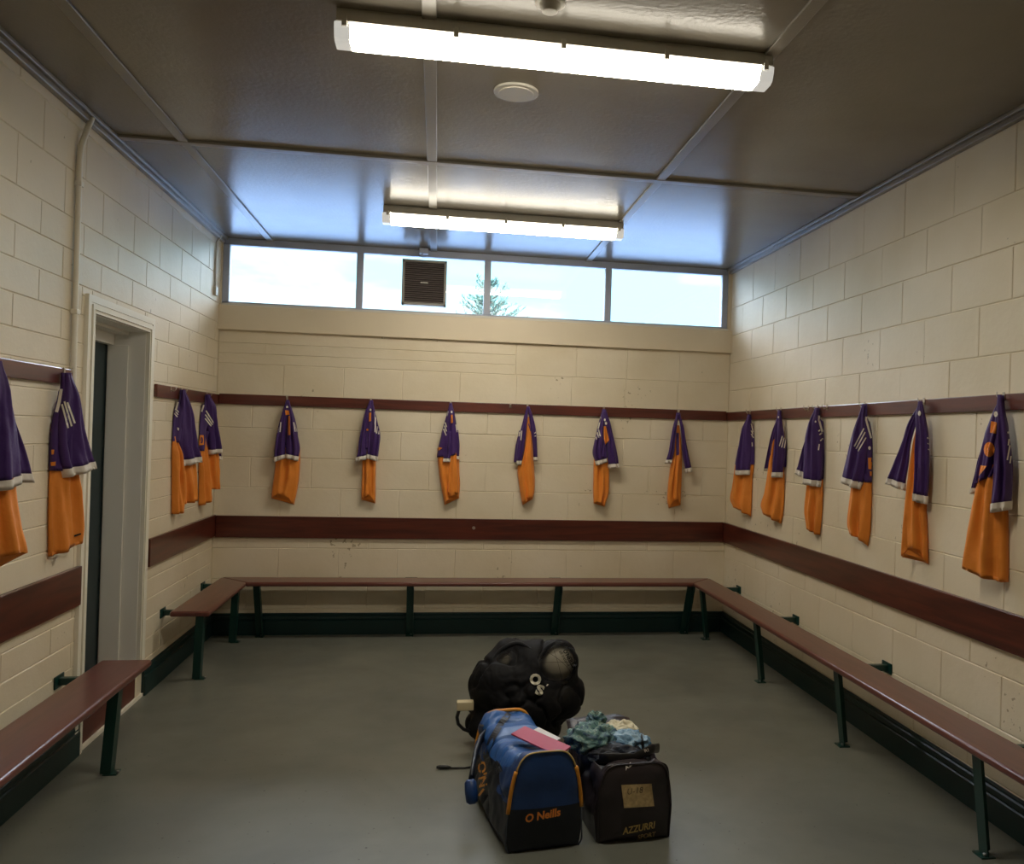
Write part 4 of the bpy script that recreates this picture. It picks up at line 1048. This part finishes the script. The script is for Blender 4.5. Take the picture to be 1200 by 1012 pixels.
def crumple(c, r, amp, seed, m, rotz=0, sharp=5.0, mats=None):
    bm = bmesh.new(); bmesh.ops.create_icosphere(bm, subdivisions=5, radius=1)
    R_ = Matrix.Rotation(rotz, 3, 'Z')
    for v in bm.verts:
        d = v.co.normalized(); p = Vector((d.x*r[0], d.y*r[1], d.z*r[2]))
        n_ = 1-abs(nz(d, 1.6, seed))*2.0; n2 = 1-abs(nz(d, 3.6, seed+3))*2; n3 = nz(d, 9, seed+5)
        k = amp*(n_*.65 + n2*.3 + n3*.04)
        v.co = R_ @ (p + Vector((d.x, d.y, d.z*1.1))*k) + Vector(c)
    for f in bm.faces:
        f.smooth = True
    return bm
tag(obj('training_top', crumple((.700, 3.625, .330), (.100, .075, .030), .038, 3, None, .5), M_TEAL), 'crumpled teal and navy patterned top on the left of the clothes pile', 'clothing', 'clothes on the charcoal holdall')
tag(obj('training_top', crumple((.868, 3.60, .318), (.072, .060, .024), .026, 9, None, -.4), M_SKY), 'pale blue patterned top in front of the cream cloth on the charcoal bag', 'clothing', 'clothes on the charcoal holdall')
tag(obj('cloth_bundle', crumple((.850, 3.715, .325), (.065, .055, .028), .022, 14, None, .1), M_CREAM), 'cream cloth behind the pale blue top on the charcoal bag', 'clothing', 'clothes on the charcoal holdall')
tag(obj('training_top', crumple((.792, 3.525, .290), (.110, .060, .022), .028, 21, None, .1), M_NAVYC), 'dark navy patterned top under the teal top, nearest the bag opening front', 'clothing', 'clothes on the charcoal holdall')
tag(obj('training_top', crumple((.735, 3.70, .375), (.030, .030, .030), .022, 31, None, .1), M_TEAL), 'small twisted teal peak of cloth at the top of the clothes pile', 'clothing', 'clothes on the charcoal holdall')

# ------------------------------------------------------------------ black net bag of footballs
bc = Vector((.50, 4.48, .24))
t = thing('ball_bag', 'large black net ball bag standing behind the two holdalls', 'sports bag', (bc.x, bc.y, 0))
SP = [((.665, 4.44, .445), .122), ((.685, 4.46, .265), .140), ((.305, 4.50, .300), .118), ((.425, 4.52, .455), .108), ((.50, 4.46, .30), .16), ((.30, 4.50, .12), .115), ((.58, 4.46, .12), .125), ((.44, 4.44, .12), .12), ((.55, 4.5, .44), .10), ((.50, 4.47, .27), .225), ((.56, 4.46, .40), .16), ((.38, 4.48, .33), .17), ((.60, 4.46, .30), .19)]
bm = bmesh.new(); bmesh.ops.create_icosphere(bm, subdivisions=6, radius=1)
for v in bm.verts:
    d = v.co.normalized(); best = 0
    for c_, r_ in SP:
        oc = Vector(c_)-bc; b = d.dot(oc); disc = b*b - (oc.length_squared - r_*r_)
        if disc > 0: e = b + math.sqrt(disc)
        else:
            e = b*.9 if b > 0 else 0
            e = max(0, e - (math.sqrt(max(0, oc.length_squared-b*b))-r_)*1.3)
        best = max(best, e)
    fold = abs(nz(d, 2.4, 5)); cz = -.016*max(0, .16-fold)/.16 + .006*nz(d, 6, 2)
    v.co = bc + d*(best + cz); v.co.z = max(v.co.z, .004)
for _ in range(14): bmesh.ops.smooth_vert(bm, verts=bm.verts, factor=.5, use_axis_x=True, use_axis_y=True, use_axis_z=True)
for v in bm.verts:
    d = (v.co-bc).normalized()
    cr_ = abs(nz(d, 2.2, 5)); c2_ = abs(nz(d + Vector((.4, 0, .2)), 4.5, 9))
    v.co += d*(-.022*max(0, .14-cr_)/.14 - .005*max(0, .10-c2_)/.10 + .006*nz(d, 3, 2)); v.co.z = max(v.co.z, .004)
for f in bm.faces: f.smooth = True
bb = obj('net_bag', bm, M_NET, t)
BVN = [bvh_of(bb.data)]
# gathered folds at the neck of the bag
for q, w_ in (([(577, 775), (583, 764), (594, 757), (606, 752), (618, 757), (628, 764)], .014), ([(631, 778), (634, 768), (641, 758), (652, 751), (664, 750)], .012)):
    P_ = []
    for a0_, b0_ in zip(q, q[1:]):
        for t_ in (0, .33, .67):
            a = (a0_[0]+(b0_[0]-a0_[0])*t_, a0_[1]+(b0_[1]-a0_[1])*t_); h = BVN[0].ray_cast(EYE, ray(*a))
            if h[0] is not None: P_.append(h[0] + ray(*a)*.003)
    for _ in range(3): P_ = [P_[0]] + [(P_[i_-1]+P_[i_]*2+P_[i_+1])/4 for i_ in range(1, len(P_)-1)] + [P_[-1]]
    n_ = len(P_)
    if n_ > 4: obj('gathered_fold', tube(bmesh.new(), P_, [max(.003, w_*math.sin(PI*(i_+.3)/(n_-.4))**.6) for i_ in range(n_)], 8), M_NET, t)
text_on('bag_lettering', "O", BVN, (620.3, 800.5), (15.8, 2.0), (2.0, -16.5), M_LOGO, t, .055, 1.0, .012)
text_on('bag_lettering', "S", BVN, (627.0, 812.0), (17.5, 6.0), (5.0, -15.0), M_LOGO, t, .055, 1.0, .012)
text_on('bag_lettering', "'", BVN, (637, 806), (9, 6), (6, -7), M_LOGO, t, .03, 1.0, .003)
gx = on(1, 4.42, 535.5, 826.5)
obj('handle_block', bx(gx.x, gx.x+.085, 4.40, 4.45, gx.z-.022, gx.z+.022), M_CREAMP, t, bevel=.004)
lp = [on(1, 4.41, x, y) for x, y in ((538, 831), (535.5, 840), (537, 848), (543, 854), (551, 857))]
obj('strap_loop', tube(bmesh.new(), lp, .009, 8, flat=.5), M_BLACKF, t)
obj('drawcord', tube(bmesh.new(), [(.09, 4.165, .006), (.18, 4.16, .006), (.27, 4.19, .006), (.34, 4.33, .012), (.36, 4.42, .03)], .0045, 6), M_BLACKF, t)
obj('cord_toggle', tube(bmesh.new(), [(.045, 4.170, .011), (.06, 4.169, .011), (.098, 4.165, .010), (.115, 4.164, .008)], [.006, .010, .010, .005], 10), M_BLACKF, t)
def football(c, r, label):
    bm = bmesh.new(); bmesh.ops.create_icosphere(bm, subdivisions=4, radius=r, matrix=Matrix.Translation(c))
    ob = obj('football', bm, M_BALL, smooth=True); tag(ob, label, 'football', 'footballs in the net bag')
    for ax_ in (Vector((1, 0, .3)), Vector((.3, 1, 0)), Vector((0, .3, 1)), Vector((.8, .4, .9))):
        a = ax_.normalized(); b = a.orthogonal().normalized(); c2 = a.cross(b)
        sb = bmesh.new(); P_ = [Vector(c) + (b*math.cos(k*PI/20) + c2*math.sin(k*PI/20))*(r*1.001) for k in range(41)]
        tube(sb, P_, .0012, 5, cap=False); obj('seam', sb, M_SILVER, ob)
    return ob
b1 = football((.662, 4.455, .432), .094, 'scuffed white football with black lettering showing through the upper right netting')
football((.415, 4.52, .440), .074, 'white football showing through the gap at the upper left of the net bag')
football((.690, 4.475, .235), .096, 'football low on the right side inside the net bag')
BV1 = [bvh_of(b1.data)]
text_on('ball_lettering', "O'NEILLS", BV1, (659.5, 762), (2.9, 5.2), (6.0, -3.3), M_INK, b1, .03, 1.0, .002)
text_on('ball_lettering', "all ireland", BV1, (655, 763), (2.6, 4.6), (4.6, -2.6), M_INK, b1, .0, 1.0, .002)
#END BAGS
#TREE
# ------------------------------------------------------------------ conifer beyond the window
ty = 26.0
tp = on(1, ty, 574, 331); tb = on(1, ty, 574, 372)
hgt = tp.z + .2; k_ = (tp.z-tb.z)
t = thing('conifer_tree', 'loose branching conifer top seen through the middle windows', 'tree', (tp.x, ty, -.2))
obj('trunk', tube(bmesh.new(), [(tp.x, ty, -.2), (tp.x+.05, ty, hgt*.5), (tp.x, ty, hgt-.35)], [.16, .11, .02], 10), M_BARK, t)
bl = bmesh.new(); bf = bmesh.new(); rr = random.Random(11)
px_m = ty/F
for i in range(150):
    f_ = rr.random()**.8; z0 = tb.z - 2.5*k_ + (3.4*k_)*f_
    ang = rr.random()*2*PI; ln = (.45 + 1.75*(1-f_)**.8)*rr.uniform(.5, 1.15)
    p = Vector((tp.x, ty, z0)); d = Vector((math.cos(ang), math.sin(ang), rr.uniform(.0, .7))).normalized(); pts = [p.copy()]
    for s in range(6):
        d = (d + Vector((rr.uniform(-.4, .4), rr.uniform(-.4, .4), rr.uniform(-.1, .3)))).normalized(); p = p + d*ln/6; pts.append(p.copy())
        if s < 1: continue
        for q in range(9):
            e = (d*.7 + Vector((rr.uniform(-1, 1), rr.uniform(-1, 1), rr.uniform(-.5, 1)))).normalized(); l = rr.uniform(.05, .15)
            w = e.orthogonal().normalized()*rr.uniform(.010, .022); b = p - d*(ln/6)*rr.random()
            bf.faces.new([bf.verts.new(b-w), bf.verts.new(b+w), bf.verts.new(b+e*l+w*.3), bf.verts.new(b+e*l-w*.3)])
    tube(bl, pts, [.022, .018, .014, .012, .009, .007, .004], 5)
obj('branches', bl, M_BARK, t); tag(obj('foliage', bf, M_LEAF, t), kind='stuff')
#END TREE
